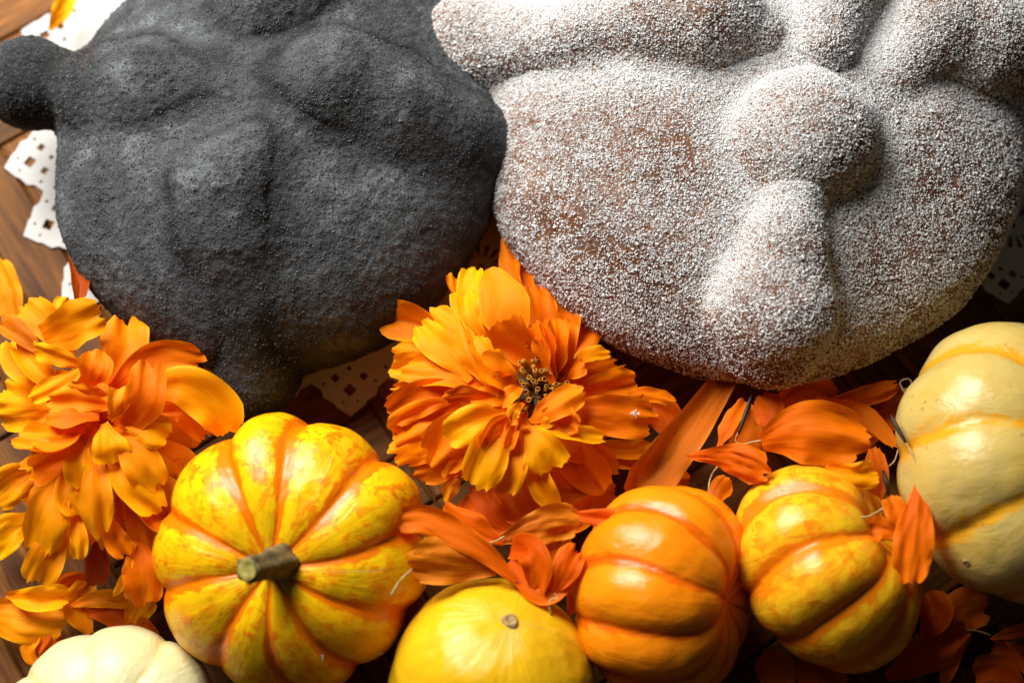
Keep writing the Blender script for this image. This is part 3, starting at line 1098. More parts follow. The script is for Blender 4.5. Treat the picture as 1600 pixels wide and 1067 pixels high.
# --- marigold between the two breads
FC = P(838, 640, 2.4)
central = [
    ([(840, 530, 2.8), (812, 445, 2.8), (790, 366, 2.6)], 54, O, dict(tip=.3)),
    ([(845, 530, 2.9), (808, 460, 2.9), (806, 395, 2.8)], 48, O, dict(roll=50, tip=.4)),
    ([(865, 535, 2.5), (855, 465, 2.4), (850, 405, 2.2)], 80, O, {}),
    ([(870, 545, 3.0), (845, 490, 3.2), (828, 442, 3.1)], 60, O, dict(roll=-20)),
    ([(888, 570, 3.1), (872, 490, 3.1), (852, 430, 2.9)], 84, O, dict(pleat=.12)),
    ([(875, 575, 3.1), (905, 525, 3.0), (915, 492, 2.7)], 66, O, dict(pleat=.1)),
    ([(700, 525, 3.5), (645, 505, 3.5), (588, 494, 3.2)], 66, O, dict(fold=.8, cup=.1, tip=.28)),
    ([(740, 480, 4.0), (716, 458, 4.1), (706, 430, 3.8)], 36, O, dict(fold=.6, roll=-30)),
    ([(748, 525, 4.2), (736, 460, 4.4), (742, 413, 4.1)], 46, Y, dict(roll=20)),
    ([(760, 540, 4.4), (731, 492, 4.7), (722, 450, 4.3)], 48, Y, dict(spat=.75)),
    ([(812, 545, 4.5), (788, 480, 4.9), (767, 417, 4.6)], 84, O, dict(pleat=.02, rag=.004, tip=.5, ruf=.005, cup=.18, spat=.52)),
    ([(752, 580, 4.6), (708, 522, 4.8), (668, 486, 4.3)], 56, Y, dict(roll=-10)),
    ([(735, 595, 4.9), (685, 540, 4.9), (652, 502, 4.4)], 50, Y, dict(pleat=.04)),
    ([(764, 605, 5.0), (733, 548, 5.2), (713, 494, 4.7)], 44, Y, dict(tip=.4, cup=-.3)),
    ([(700, 578, 3.9), (655, 557, 3.9), (610, 552, 3.5)], 38, O, {}),
    ([(782, 595, 5.0), (757, 552, 5.2), (744, 524, 5.0)], 38, Y, dict(roll=-20)),
    ([(815, 612, 4.7), (780, 585, 5.3), (747, 556, 5.6)], 58, O, dict(roll=-25, cup=.3, spat=.7)),
    ([(845, 575, 4.5), (812, 535, 5.0), (786, 495, 5.6)], 92, O, dict(roll=35, cup=.35, ruf=.06, spat=.75)),
    ([(864, 600, 4.7), (848, 548, 5.3), (835, 500, 5.6)], 46, O, dict(roll=52, ruf=.07, spat=.7)),
    ([(866, 596, 4.7), (862, 545, 5.3), (851, 497, 5.6)], 46, O, dict(roll=60, ruf=.07, spat=.7)),
    ([(870, 590, 4.7), (876, 540, 5.3), (868, 494, 5.5)], 46, O, dict(roll=52, ruf=.07, spat=.7)),
    ([(876, 588, 4.7), (886, 540, 5.1), (884, 500, 5.3)], 44, O, dict(roll=40, ruf=.06, spat=.7)),
    ([(872, 586, 4.2), (915, 558, 4.2), (956, 552, 3.8)], 30, Y, dict(roll=35)),
    ([(868, 600, 4.4), (915, 582, 4.6), (966, 570, 4.2)], 50, O, dict(roll=-35, cup=.4)),
    ([(872, 628, 4.2), (940, 608, 4.4), (998, 592, 4.0)], 54, O, dict(pleat=.12)),
    ([(940, 622, 3.2), (1005, 616, 3.2), (1058, 626, 2.9)], 26, O, dict(roll=30)),
    ([(862, 640, 4.6), (950, 648, 4.8), (1032, 656, 4.4)], 66, O, dict(pleat=.03, spat=.6)),
    ([(828, 658, 4.8), (866, 634, 5.3), (917, 606, 5.3)], 48, O, dict(roll=25, pleat=.1, ruf=.06)),
    ([(824, 655, 4.8), (882, 674, 5.0), (954, 685, 4.7)], 30, Y, dict(roll=50, twist=-30)),
    ([(835, 668, 3.8), (890, 690, 3.9), (948, 697, 3.6)], 62, O, {}),
    ([(845, 678, 3.4), (910, 720, 3.5), (965, 752, 3.1)], 80, O, dict(pleat=.02)),
    ([(848, 705, 2.8), (910, 755, 2.9), (965, 786, 2.5)], 56, O, {}),
    ([(900, 692, 2.8), (970, 702, 2.8), (1024, 700, 2.6)], 32, O, dict(fold=.4)),
    ([(900, 705, 2.6), (965, 722, 2.6), (1026, 724, 2.5)], 22, O, dict(roll=30)),
    ([(845, 700, 3.1), (868, 735, 3.1), (880, 758, 2.9)], 60, O, {}),
    ([(820, 658, 4.8), (846, 698, 5.0), (862, 738, 4.6)], 76, Y, dict(spat=.85, pleat=.02, root_w=.12)),
    ([(826, 690, 4.2), (843, 752, 4.3), (876, 806, 3.8)], 40, Y, dict(fold=.6, tip=.35)),
    ([(812, 662, 4.6), (801, 720, 4.8), (782, 776, 4.3)], 54, Y, dict(root_w=.15)),
    ([(800, 652, 4.9), (768, 705, 5.1), (740, 766, 4.6)], 66, Y, dict(root_w=.15, pleat=.06)),
    ([(808, 652, 4.9), (801, 680, 5.1), (793, 702, 4.9)], 18, O, dict(fold=1.2)),
    ([(800, 640, 5.0), (742, 658, 5.3), (694, 690, 5.0)], 56, Y, dict(root_w=.15)),
    ([(800, 645, 5.1), (772, 668, 5.3), (752, 702, 5.1)], 38, O, dict(roll=40)),
    ([(795, 645, 4.6), (722, 682, 4.7), (668, 726, 4.2)], 84, O, dict(ruf=.05)),
    ([(790, 650, 4.3), (712, 705, 4.4), (690, 745, 4.0)], 70, O, {}),
    ([(745, 612, 4.5), (665, 618, 4.6), (602, 656, 4.0)], 58, O, dict(pleat=.08)),
    ([(765, 640, 4.2), (672, 652, 4.4), (605, 686, 3.8)], 64, O, dict(pleat=.1)),
    ([(765, 655, 3.9), (682, 682, 4.1), (606, 716, 3.5)], 68, O, dict(pleat=.1)),
    ([(772, 680, 3.6), (702, 716, 3.7), (642, 740, 3.2)], 60, O, {}),
    ([(785, 612, 4.6), (705, 584, 4.8), (620, 580, 4.3)], 54, O, dict(roll=-25, cup=.3)),
    ([(745, 588, 4.3), (662, 572, 4.4), (603, 576, 3.9)], 44, Y, dict(pleat=.1)),
    ([(725, 612, 3.6), (662, 606, 3.5), (608, 606, 3.2)], 24, O, {}),
    ([(785, 628, 5.0), (732, 616, 5.3), (690, 622, 5.2)], 34, O, dict(roll=40, ruf=.08)),
    ([(803, 632, 5.0), (770, 622, 5.2), (733, 622, 5.1)], 34, O, dict(roll=-20)),
    ([(818, 630, 5.2), (804, 641, 5.4), (800, 656, 5.3)], 20, Y, {}),
    ([(816, 606, 5.0), (797, 616, 5.2), (778, 634, 5.1)], 32, O, dict(roll=-30)),
    ([(838, 650, 4.6), (850, 655, 5.1), (870, 640, 5.2)], 30, Y, {}),
    ([(840, 640, 3.0), (770, 600, 3.2), (700, 560, 3.2)], 80, O, {}),
    ([(840, 640, 3.0), (790, 560, 3.4), (760, 490, 3.4)], 80, O, {}),
    ([(840, 640, 3.0), (910, 620, 3.3), (960, 600, 3.2)], 80, O, {}),
    ([(840, 650, 3.0), (780, 690, 3.4), (720, 730, 3.2)], 90, O, {}),
    ([(840, 650, 3.0), (830, 720, 3.2), (820, 775, 2.9)], 90, O, {}),
]
cr = np.random.default_rng(21)
for k in range(16):
    a = math.radians(k * 360 / 16 + cr.uniform(-8, 8))
    ln = cr.uniform(120, 200) * (1.0 - 0.25 * max(0, math.sin(a)))
    hh = cr.uniform(2.6, 3.5)
    if math.cos(a) > 0.2 and math.sin(a) > 0.1:
        hh, ln = 2.7, ln * 0.75
    cx, cy = 838, 628
    central.append(([(cx + 25 * math.cos(a), cy - 25 * math.sin(a), hh - 0.2), (cx + ln * 0.6 * math.cos(a), cy - ln * 0.6 * math.sin(a), hh + 0.2),
                     (cx + ln * math.cos(a + cr.uniform(-.12, .12)), cy - ln * math.sin(a), hh - 0.2)], cr.uniform(38, 66), 'pet', dict(roll=cr.uniform(-45, 45), ruf=.08, seed=1200 + k, tip=cr.uniform(.12, .35))))
for k in range(5):
    a = math.radians(k * 72 + 20 + cr.uniform(-10, 10))
    ln = cr.uniform(60, 95)
    central.append(([(842 + 38 * math.cos(a), 598 - 34 * math.sin(a), 4.5), (842 + (ln * .5 + 25) * math.cos(a), 598 - (ln * .5 + 25) * math.sin(a), 5.1),
                     (842 + (ln + 10) * math.cos(a + .1), 598 - (ln + 10) * math.sin(a), 5.3)], cr.uniform(26, 40), 'pet', dict(roll=cr.uniform(25, 60) * cr.choice([-1, 1]), ruf=.09, seed=1300 + k)))
fl1 = flower('marigold', 'open orange marigold with a visible centre, between the two breads', FC, central, 'marigold heads')
# flower base (green cup under the petals)
V, F = tube('flower_base', smooth_path([P(838, 640, 0.6), P(838, 640, 2.4), P(842, 622, 3.7), P(845, 608, 4.15)], 10) - FC, [0.25, 0.4, 0.6, 0.75, 0.85, 0.95, 1.0, 1.0, 0.95, 0.5], 16)
obj('flower_base', mesh_from('flower_base', V, F), M['flobase'], fl1)
fr = np.random.default_rng(3)
spots = [(int(845 + 44 * math.sqrt(k / 22.0) * math.cos(k * 2.4)), int(592 + 40 * math.sqrt(k / 22.0) * math.sin(k * 2.4))) for k in range(22)] + [(812, 566), (832, 560), (852, 562), (806, 548), (824, 546), (842, 548), (868, 566), (818, 580), (836, 578), (853, 577), (873, 578), (884, 586),
         (814, 596), (833, 595), (851, 592), (866, 596), (876, 602), (822, 612), (840, 608), (855, 606), (866, 608), (826, 625), (842, 620), (812, 612), (806, 632), (818, 642), (846, 632)]
for k, (x, y) in enumerate(spots):
    dx, dy = (x - 845) / 52.0, -(y - 598) / 52.0
    tip_ = P(x, y, 4.95 - 0.12 * (dx * dx + dy * dy) + fr.uniform(-0.25, 0.2))
    bot_ = P(845 + (x - 845) * 0.45, 606 + (y - 598) * 0.45, 4.0)
    mid_ = 0.5 * (tip_ + bot_) + fr.normal(0, 0.04, 3)
    rr = fr.uniform(0.042, 0.068)
    V, F = tube('floret', smooth_path([bot_, mid_, tip_], 6) - FC, [rr * 0.7, rr * 0.75, rr * 0.85, rr, rr * 1.15, rr * 1.3], 9, True, 0, 0, 0.35)
    obj('floret', mesh_from('floret', V, F), M['floret'], fl1)

# --- marigold at the left, seen from its side
FL = P(175, 700, 2.0)
ir = np.random.default_rng(11)
cr_l = np.random.default_rng(12)
inner_ring = []
for k in range(22):
    a = math.radians(k * 360 / 22 * 2.0 + ir.uniform(-9, 9))
    ln = ir.uniform(38, 62) if k < 11 else ir.uniform(62, 90)
    hh = 4.7 if k < 11 else 4.3
    cx, cy = 166, 664
    inner_ring.append(([(cx + 4 * math.cos(a), cy - 4 * math.sin(a), hh - 0.5), (cx + ln * 0.55 * math.cos(a), cy - ln * 0.55 * math.sin(a), hh + 0.15),
                        (cx + ln * math.cos(a + 0.15), cy - ln * math.sin(a + 0.15), hh)], ir.uniform(34, 54), 'pet', dict(roll=ir.uniform(-35, 35), ruf=.06, seed=int(900 + k))))
for k in range(26):
    a = math.radians(cr_l.uniform(150, 330))
    ln = cr_l.uniform(90, 170) * (1.3 if -math.sin(a) > 0.6 else 0.9)
    hh = cr_l.uniform(2.7, 3.6)
    cx, cy = 168, 690
    inner_ring.append(([(cx + 20 * math.cos(a), cy - 20 * math.sin(a), hh), (cx + ln * .6 * math.cos(a), cy - ln * .6 * math.sin(a), hh + .15),
                        (cx + ln * math.cos(a + cr_l.uniform(-.1, .1)), cy - ln * math.sin(a), hh - .35)], cr_l.uniform(30, 52), 'pety' if k % 2 else 'pet', dict(roll=cr_l.uniform(-45, 45), ruf=.08, seed=1400 + k, tip=cr_l.uniform(.15, .4))))
leftp = [
    ([(68, 528, 4.6), (112, 508, 4.9), (164, 486, 4.8)], 70, Y, dict(root_w=.6, spat=.5, tip=.08, pleat=.02)),
    ([(115, 555, 4.0), (68, 502, 4.2), (34, 472, 4.0)], 58, Y, dict(pleat=.02)),
    ([(125, 520, 3.8), (98, 488, 3.9), (108, 466, 3.7)], 36, Y, {}),
    ([(70, 556, 4.3), (28, 518, 4.4), (-2, 498, 4.2)], 38, B, dict(pleat=.1)),
    ([(165, 610, 3.8), (192, 545, 4.0), (196, 490, 3.6)], 76, O, dict(tip=.25)),
    ([(140, 575, 4.8), (92, 557, 5.0), (48, 544, 4.8)], 32, Y, dict(roll=25)),
    ([(138, 605, 5.0), (148, 577, 5.4), (153, 544, 5.3)], 54, O, dict(tip=.3, pleat=.01)),
    ([(100, 612, 4.0), (60, 576, 4.2), (26, 532, 4.0)], 44, Y, dict(fold=.4)),
    ([(80, 610, 3.6), (42, 572, 3.7), (18, 528, 3.4)], 62, Y, {}),
    ([(134, 573, 4.9), (90, 602, 5.2), (42, 624, 4.9)], 34, Y, dict(roll=-20, ruf=.06)),
    ([(138, 583, 4.8), (102, 606, 4.9), (70, 624, 4.7)], 28, O, {}),
    ([(170, 618, 5.2), (136, 611, 5.5), (105, 603, 5.3)], 26, O, dict(roll=30, ruf=.08)),
    ([(175, 636, 5.1), (122, 630, 5.3), (70, 630, 5.1)], 42, O, dict(cup=.2)),
    ([(155, 652, 5.2), (108, 652, 5.5), (70, 655, 5.3)], 42, O, dict(roll=-45, tip=.4)),
    ([(135, 672, 5.0), (78, 690, 5.2), (18, 682, 4.9)], 54, O, dict(roll=-35, cup=.3)),
    ([(135, 668, 5.2), (92, 696, 5.4), (48, 690, 5.2)], 32, O, dict(roll=-40, cup=.4)),
    ([(90, 640, 4.0), (42, 645, 4.2), (-8, 650, 3.8)], 54, Y, dict(pleat=.08)),
    ([(85, 615, 3.7), (40, 615, 3.9), (5, 600, 3.6)], 54, Y, dict(pleat=.06)),
    ([(172, 656, 5.3), (185, 630, 5.7), (193, 603, 5.6)], 40, Y, dict(spat=.8)),
    ([(198, 672, 4.9), (228, 622, 5.7), (232, 562, 5.6)], 58, O, dict(spat=.5, curl=-.15, tip=.1, pleat=.02, root_w=.5)),
    ([(172, 606, 4.6), (240, 562, 4.8), (325, 566, 4.3)], 58, O, dict(pleat=.08)),
    ([(205, 628, 4.6), (275, 600, 5.0), (332, 632, 4.6), (364, 684, 3.9)], 74, Y, dict(spat=.6, pleat=.06)),
    ([(225, 650, 4.2), (285, 640, 4.3), (325, 688, 3.7)], 46, O, {}),
    ([(215, 648, 3.7), (265, 668, 3.7), (302, 706, 3.3)], 100, O, dict(pleat=.02)),
    ([(185, 652, 4.8), (228, 668, 5.1), (266, 684, 4.8)], 56, Y, dict(spat=.7)),
    ([(162, 662, 5.0), (170, 695, 5.2), (177, 725, 4.9)], 58, Y, dict(spat=.7)),
    ([(178, 676, 4.8), (215, 715, 5.0), (248, 770, 4.5)], 60, Y, dict(spat=.65)),
    ([(168, 696, 4.5), (205, 755, 4.7), (258, 798, 4.2)], 56, Y, {}),
    ([(185, 755, 3.9), (240, 802, 4.0), (284, 824, 3.6)], 48, O, dict(roll=20)),
    ([(132, 676, 4.8), (122, 722, 5.0), (128, 766, 4.6)], 46, Y, dict(spat=.7)),
    ([(146, 696, 4.7), (151, 772, 4.9), (156, 846, 4.3)], 50, Y, dict(spat=.6, tip=.3)),
    ([(105, 738, 4.4), (76, 800, 4.6), (58, 872, 4.0)], 66, Y, dict(pleat=.1, spat=.6)),
    ([(95, 815, 4.0), (75, 868, 4.0), (50, 916, 3.6)], 58, Y, dict(pleat=.06)),
    ([(112, 715, 4.4), (106, 770, 4.6), (127, 804, 4.3)], 44, Y, {}),
    ([(115, 786, 4.0), (123, 840, 4.1), (122, 878, 3.8)], 28, Y, {}),
    ([(126, 765, 3.8), (135, 820, 3.9), (151, 850, 3.6)], 38, O, {}),
    ([(105, 785, 3.5), (106, 830, 3.6), (100, 858, 3.3)], 42, O, {}),
    ([(162, 795, 3.9), (181, 842, 4.0), (202, 868, 3.7)], 38, O, {}),
    ([(180, 765, 3.6), (196, 820, 3.6), (210, 862, 3.3)], 44, O, {}),
    ([(214, 835, 3.4), (222, 895, 3.5), (226, 950, 2.9)], 60, O, dict(pleat=.04)),
    ([(212, 846, 3.6), (197, 895, 3.6), (177, 934, 3.3)], 15, Y, dict(roll=20)),
    ([(150, 840, 3.0), (152, 880, 3.0), (150, 918, 2.7)], 38, D, {}),
    ([(215, 688, 3.4), (265, 720, 3.5), (298, 752, 3.1)], 68, O, dict(pleat=.02)),
    ([(238, 726, 3.0), (268, 770, 3.0), (276, 806, 2.8)], 54, O, {}),
    ([(150, 690, 3.8), (90, 720, 3.8), (48, 742, 3.4)], 50, O, dict(fold=.6)),
    ([(170, 680, 3.4), (110, 640, 3.6), (60, 600, 3.4)], 90, O, {}),
    ([(175, 680, 3.2), (150, 620, 3.6), (130, 560, 3.6)], 90, O, {}),
    ([(180, 680, 3.2), (150, 750, 3.6), (120, 820, 3.2)], 90, O, {}),
    ([(185, 680, 3.2), (200, 750, 3.5), (215, 820, 3.1)], 80, O, {}),
    ([(180, 690, 3.2), (220, 640, 3.5), (260, 600, 3.4)], 70, O, {}),
    ([(170, 690, 3.2), (110, 700, 3.4), (60, 710, 3.2)], 60, O, {}),
] + inner_ring
fl2 = flower('marigold', 'full marigold leaning sideways at the left, drooping over the yellow pumpkin', FL, leftp, 'marigold heads')
V, F = tube('flower_base', smooth_path([P(185, 715, 0.4), P(178, 700, 2.0), P(172, 685, 3.2), P(170, 675, 3.7)], 10) - FL, [0.25, 0.4, 0.6, 0.8, 0.95, 1.0, 0.95, 0.85, 0.6, 0.3], 16)
obj('flower_base', mesh_from('flower_base', V, F), M['flobase'], fl2)

# --- loose petals: each a thing of its own
def loose(label, pts, wpx, mat, stalk=None, seed=None, **kw):
    kw.setdefault('crin', 0.06)
    kw.setdefault('pleat', 0.085)
    me, base = petal_mesh(pts, wpx, None, **kw)
    o = obj('loose_petal', me, M['pet_shade' if mat == O else mat], None, base)  # loose orange petals take the copy with shade painted in
    tag(o, label, 'petal', 'loose marigold petals')
    if stalk:
        thin, dark = stalk
        if thin:
            q = smooth_path(px_path(thin), 14)
            V, F = tube('stalk', q - base, np.linspace(0.022, 0.034, 14), 8)
            obj('stalk', mesh_from('stalk', V, F), M['stalk'], o)
        if dark:
            q = smooth_path(px_path(dark), 8)
            V, F = tube('seed', q - base, [0.03, 0.05, 0.06, 0.065, 0.065, 0.06, 0.05, 0.035], 8)
            obj('seed', mesh_from('seed', V, F), M['achene'], o)
    return o


loose('long curved orange petal reaching from the yellow gourd onto the yellow pumpkin', [(806, 908, 4.6), (745, 855, 4.9), (665, 812, 5.0), (590, 820, 5.0)], 44, O, pleat=.06, root_w=.3)
loose('broad faded orange petal with a white stalk lying on the yellow pumpkin', [(775, 884, 4.4), (705, 876, 4.8), (634, 872, 4.95)], 72, B, ([(644, 888, 5.05), (624, 908, 5.2), (611, 930, 5.25)], None), pleat=.1, root_w=.4)
loose('pointed amber petal just below the open marigold', [(788, 848, 4.2), (738, 822, 4.4), (692, 788, 4.2)], 46, O, ([(762, 848, 4.5), (775, 845, 4.5), (788, 838, 4.4)], None), tip=.5, roll=-15)
loose('faded brownish petal above the curled petals over the yellow gourd', [(784, 842, 4.3), (850, 820, 4.4), (912, 812, 4.2)], 58, B, pleat=.05, root_w=.3)
loose('curled petal bent over like a hook above the yellow gourd', [(798, 856, 4.2), (826, 858, 4.9), (842, 890, 4.9), (838, 932, 4.5)], 46, O, pleat=.12, root_w=.7, spat=.4, tip=.3)
loose('crescent shaped orange petal cupping the curled petals over the gourd', [(795, 878, 4.3), (850, 922, 4.5), (922, 872, 4.4)], 52, O, roll=20, root_w=.5, cup=.4, tip=.4)
loose('short upright petal with a curly stalk above the yellow gourd', [(866, 926, 4.6), (882, 890, 5.0), (902, 852, 4.8)], 44, O, ([(866, 926, 4.6), (872, 934, 4.6), (862, 936, 4.6), (858, 946, 4.6), (862, 960, 4.5)], None), root_w=.2)
loose('small faded petal standing behind the curled petals over the gourd', [(860, 892, 4.0), (866, 862, 4.1), (882, 832, 4.0)], 46, B)
loose('deep orange petal in shadow under the open marigold, left side', [(805, 832, 3.3), (762, 802, 3.4), (732, 764, 3.1)], 66, O, fold=.3)
loose('wide deep orange petal in shadow under the open marigold, middle', [(850, 830, 3.3), (820, 785, 3.4), (800, 740, 3.1)], 96, O)
loose('deep orange petal in shadow under the open marigold, right side', [(830, 830, 2.9), (880, 800, 3.2), (920, 770, 2.9)], 80, O)
loose('thin amber petal left below the open marigold', [(720, 736, 3.5), (706, 760, 3.7), (694, 785, 3.5)], 26, Y, tip=.4)
loose('flat narrow orange petal resting on top of the orange pumpkin', [(885, 802, 4.2), (950, 810, 4.5), (1032, 814, 4.9)], 32, O, ([(1028, 814, 5.0), (1040, 808, 5.1), (1046, 788, 5.0)], None))
loose('long faded brown petal slanting down from under the sugared bread', [(1150, 565, 2.0), (1056, 700, 3.0), (980, 798, 3.4)], 74, B, pleat=.1, root_w=.5, spat=.8, rag=.07, cup=.3)
loose('triangular orange petal resting against the striped pumpkin', [(1072, 712, 3.8), (1140, 716, 4.5), (1206, 742, 4.9)], 58, O, roll=-15, fold=-.3, pleat=.02, root_w=.06, spat=.75)
loose('narrow red-orange petal beside a black seed under the sugared bread', [(1122, 700, 3.2), (1140, 664, 3.3), (1164, 622, 3.0)], 34, O, ([(1153, 676, 3.9), (1149, 688, 3.8), (1158, 694, 3.8), (1178, 690, 3.8), (1192, 688, 3.8)], [(1174, 618, 3.9), (1164, 648, 4.0), (1154, 678, 3.9)]), roll=30, tip=.35)
loose('shaded orange petal with a wide end below the sugared bread', [(1205, 695, 3.2), (1206, 655, 3.2), (1182, 618, 2.8)], 56, O, spat=.8)
loose('large smooth orange petal with scalloped end on the striped pumpkin', [(1190, 690, 4.2), (1262, 676, 4.9), (1362, 692, 5.0)], 100, O, pleat=.05, spat=.55, tip=.14, root_w=.3, cup=.05)
loose('light amber petal tip showing under the large scalloped petal', [(1290, 728, 4.7), (1338, 742, 4.85), (1374, 738, 4.7)], 44, Y, spat=.7, rag=.06)
loose('dark red curved petal behind the large scalloped petal', [(1275, 622, 2.8), (1350, 650, 3.0), (1405, 702, 3.2)], 36, O, ([(1404, 700, 3.3), (1396, 722, 3.4), (1376, 735, 3.4)], None), tip=.4)
loose('dark petal lying in the shade under the front of the sugared bread', [(1265, 640, 2.2), (1340, 622, 2.3), (1408, 600, 2.4)], 34, O, ([(1408, 610, 2.5), (1424, 604, 2.6), (1420, 592, 2.6), (1406, 598, 2.6), (1418, 620, 2.6)], None))
loose('shaded petal tucked below the sugared bread left of the dark seedless one', [(1200, 640, 1.8), (1260, 615, 1.9), (1310, 625, 1.8)], 60, O)
loose('shaded upright petal between the striped and the beige pumpkin', [(1372, 790, 3.4), (1372, 745, 3.6), (1364, 695, 3.5)], 34, O, (None, [(1388, 772, 4.3), (1385, 752, 4.4), (1380, 735, 4.3)]))
loose('rolled orange petal hanging on a black-tipped stalk between striped and beige pumpkins', [(1438, 752, 5.6), (1430, 830, 5.7), (1418, 920, 5.2)], 58, O, ([(1415, 690, 5.5), (1430, 720, 5.7), (1438, 755, 5.6)], [(1392, 648, 5.4), (1404, 672, 5.5), (1416, 692, 5.5)]), fold=-.5, root_w=.25, spat=.6)
loose('short side petal left of the rolled petal with the black-tipped stalk', [(1414, 836, 5.3), (1400, 802, 5.4), (1388, 772, 5.3)], 32, O)
loose('small jagged petal on the striped pumpkin with a thin curved stalk', [(1408, 838, 5.2), (1378, 826, 5.2), (1348, 830, 5.0)], 42, O, ([(1336, 808, 5.4), (1358, 806, 5.4), (1384, 792, 5.3)], None), rag=.12, spat=.75)
loose('small red petal with a cream stalk between the orange and striped pumpkins', [(1120, 792, 3.2), (1122, 770, 3.2), (1140, 745, 3.0)], 36, O, ([(1122, 788, 3.4), (1108, 764, 3.5), (1112, 742, 3.5), (1122, 728, 3.5)], None))
loose('broad dark petal on the table below the striped pumpkin', [(1384, 1058, 1.0), (1448, 1022, 1.2), (1512, 975, 1.1)], 66, O, ([(1506, 982, 1.2), (1530, 986, 1.2), (1548, 992, 1.2)], None))
loose('dark petal on the table just below the beige pumpkin', [(1455, 985, 0.8), (1500, 955, 0.9), (1545, 940, 0.8)], 70, O)
loose('thin dark petal crossing the bottom right corner of the table', [(1506, 995, 1.0), (1490, 1030, 1.1), (1470, 1075, 1.0)], 22, O)
loose('thin reddish petal entering at the right edge near the bottom corner', [(1548, 998, 1.2), (1580, 988, 1.3), (1625, 975, 1.2)], 20, O)
loose('narrow orange petal below the thin reddish one at the right edge', [(1552, 998, 1.0), (1580, 1020, 1.0), (1615, 1060, 1.0)], 16, O)
loose('dark petal at the bottom edge below the striped pumpkin', [(1300, 1100, 0.8), (1290, 1060, 0.9), (1240, 1040, 0.8)], 70, O)
loose('dark petal at the bottom edge between the orange and striped pumpkins', [(1210, 1100, 0.8), (1215, 1060, 0.9), (1200, 1010, 0.8)], 60, O)
loose('dark red dried petal standing up beside the black bread', [(121, 486, 3.6), (125, 435, 3.3), (108, 392, 3.1)], 30, D, tip=.6, spat=.45, fold=.5)
loose('blurred bright petal cut off at the left edge, beside the wooden planks', [(28, 520, 1.6), (8, 458, 1.7), (-14, 400, 1.5)], 58, Y)
loose('blurred amber petal at the left edge below the leaning marigold', [(50, 806, 1.2), (15, 830, 1.4), (-25, 868, 1.2)], 60, Y, pleat=.04, root_w=.4)
loose('blurred orange petal at the left edge under the marigold rim', [(60, 735, 1.6), (25, 752, 1.8), (-15, 790, 1.6)], 64, Y)
loose('blurred amber petal under the marigold, standing on end', [(60, 800, 1.4), (48, 765, 1.6), (30, 720, 1.5)], 46, Y)
loose('pale yellow broad petal on the table at the lower left edge', [(-20, 958, 0.8), (40, 965, 1.0), (108, 966, 0.7)], 84, Y, pleat=.1, root_w=.5)
loose('amber petal on the table between the marigold and the cream pumpkin', [(140, 990, 0.8), (125, 950, 1.0), (150, 905, 0.9)], 56, Y)
loose('orange petal slanting towards the yellow pumpkin above the cream pumpkin', [(120, 950, 0.9), (180, 960, 1.1), (250, 1005, 0.9)], 44, O)
loose('thin amber petal across the table above the cream pumpkin', [(110, 945, 1.1), (160, 935, 1.2), (225, 940, 1.1)], 30, Y)
loose('small crumpled petal left of the cream pumpkin', [(90, 975, 0.7), (80, 1000, 0.8), (55, 1030, 0.7)], 36, O)
loose('crumpled orange petal under the tip of the drooping marigold', [(150, 905, 0.8), (110, 910, 1.0), (90, 945, 0.8)], 40, O, fold=.5)
loose('amber petal hugging the left side of the yellow pumpkin near the cream one', [(205, 985, 1.0), (215, 955, 1.2), (240, 930, 1.1)], 44, Y)
loose('twisted amber petal left of the cream pumpkin at the bottom edge', [(60, 1045, 0.7), (45, 1015, 0.9), (60, 985, 0.8)], 30, Y, roll=30)
loose('crumpled amber petal lying over the pale yellow petal at lower left', [(10, 930, 1.1), (60, 935, 1.4), (115, 925, 1.2)], 42, Y, fold=.5, ruf=.1)
loose('bright orange petal at the top left between doily and black bread', [(78, 48, 1.2), (96, 18, 1.5), (112, -14, 1.3)], 36, Y)

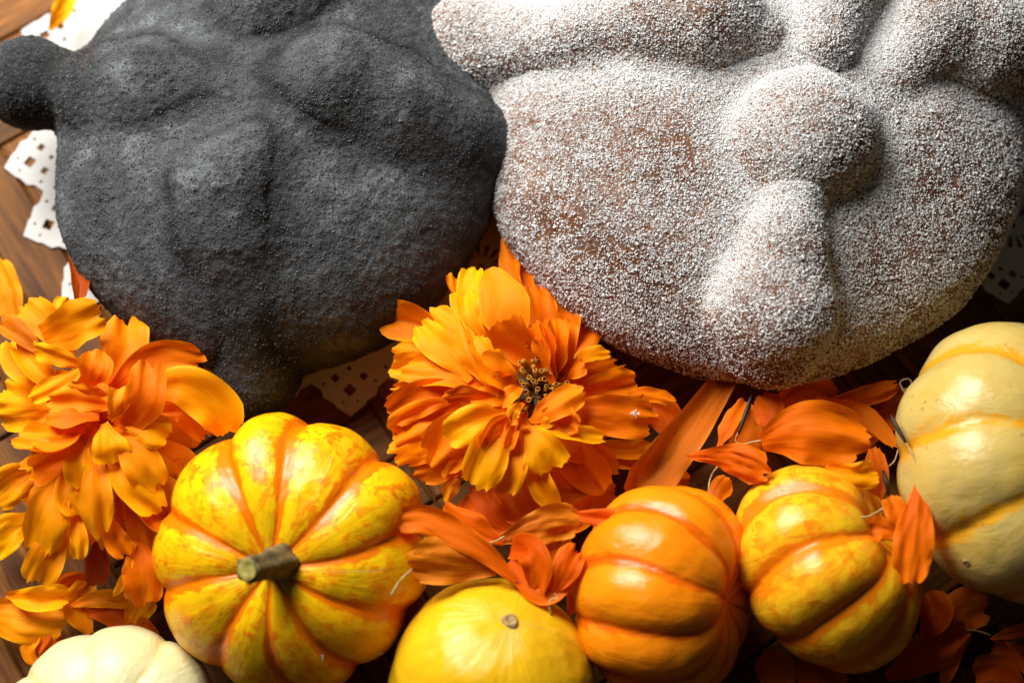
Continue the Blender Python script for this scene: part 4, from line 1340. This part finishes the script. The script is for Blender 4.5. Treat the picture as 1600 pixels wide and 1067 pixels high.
loose('shaded orange petal in the gap between the open marigold and the orange pumpkin', [(1000, 765, 2.0), (1035, 745, 2.1), (1080, 750, 2.0)], 50, O)
loose('dark orange petal behind the long faded brown petal', [(1090, 700, 1.6), (1040, 650, 1.7), (1000, 625, 1.6)], 60, O)
loose('dark petal below the tip of the sugared bread, crossing under the black seed', [(1130, 720, 1.6), (1165, 690, 1.8), (1185, 640, 1.6)], 60, O)
loose('shaded petal wedged between beige pumpkin and sugared bread', [(1350, 700, 1.4), (1385, 650, 1.5), (1400, 600, 1.4)], 60, O, roll=30)
loose('dark petal wedged low between the yellow pumpkin and the gourd', [(690, 800, 1.6), (700, 850, 1.8), (720, 890, 1.6)], 60, O)
loose('shaded petal between gourd and orange pumpkin', [(890, 960, 2.6), (905, 925, 2.9), (925, 880, 2.8)], 40, O)
loose('dark curled petal right of the striped pumpkin near the beige one', [(1440, 1000, 1.2), (1462, 960, 1.4), (1450, 920, 1.5)], 56, O, fold=.5)
loose('broad dark petal in the bottom right corner', [(1600, 1075, 0.7), (1560, 1050, 0.8), (1520, 1058, 0.7)], 60, O)
loose('dark petal lying flat at the right edge under the beige pumpkin', [(1620, 1010, 0.6), (1580, 1025, 0.7), (1545, 1020, 0.6)], 46, O)

# ------------------------------------------------------------------ fallen sugar crumbs
def crumbs(label, pix, h, n, spread, size):
    c = P(pix[0], pix[1], h) if not isinstance(h, str) else snap(h, pix)
    pos = rng.normal(0, spread, (n, 3)) * np.array([1, 1, 0.25])
    o = obj('sugar_crumb', grains('sugar_crumb', pos, np.full(n, size)), M['sugar'], None, c)
    tag(o, label, 'sugar crumb', 'fallen sugar crumbs')


crumbs('white sugar crumbs on the broad right petal of the open marigold', (992, 645), 4.95, 12, 0.07, 0.04)
crumbs('larger sugar crumb low on the yellow pumpkin beside a groove', (503, 1026), 'pumpkin1', 4, 0.03, 0.05)
crumbs('pair of sugar crumbs at the lower right of the yellow pumpkin', (594, 1024), 'pumpkin1', 7, 0.07, 0.035)
crumbs('tiny sugar crumb in a top left groove of the yellow pumpkin', (352, 746), 'pumpkin1', 3, 0.04, 0.04)
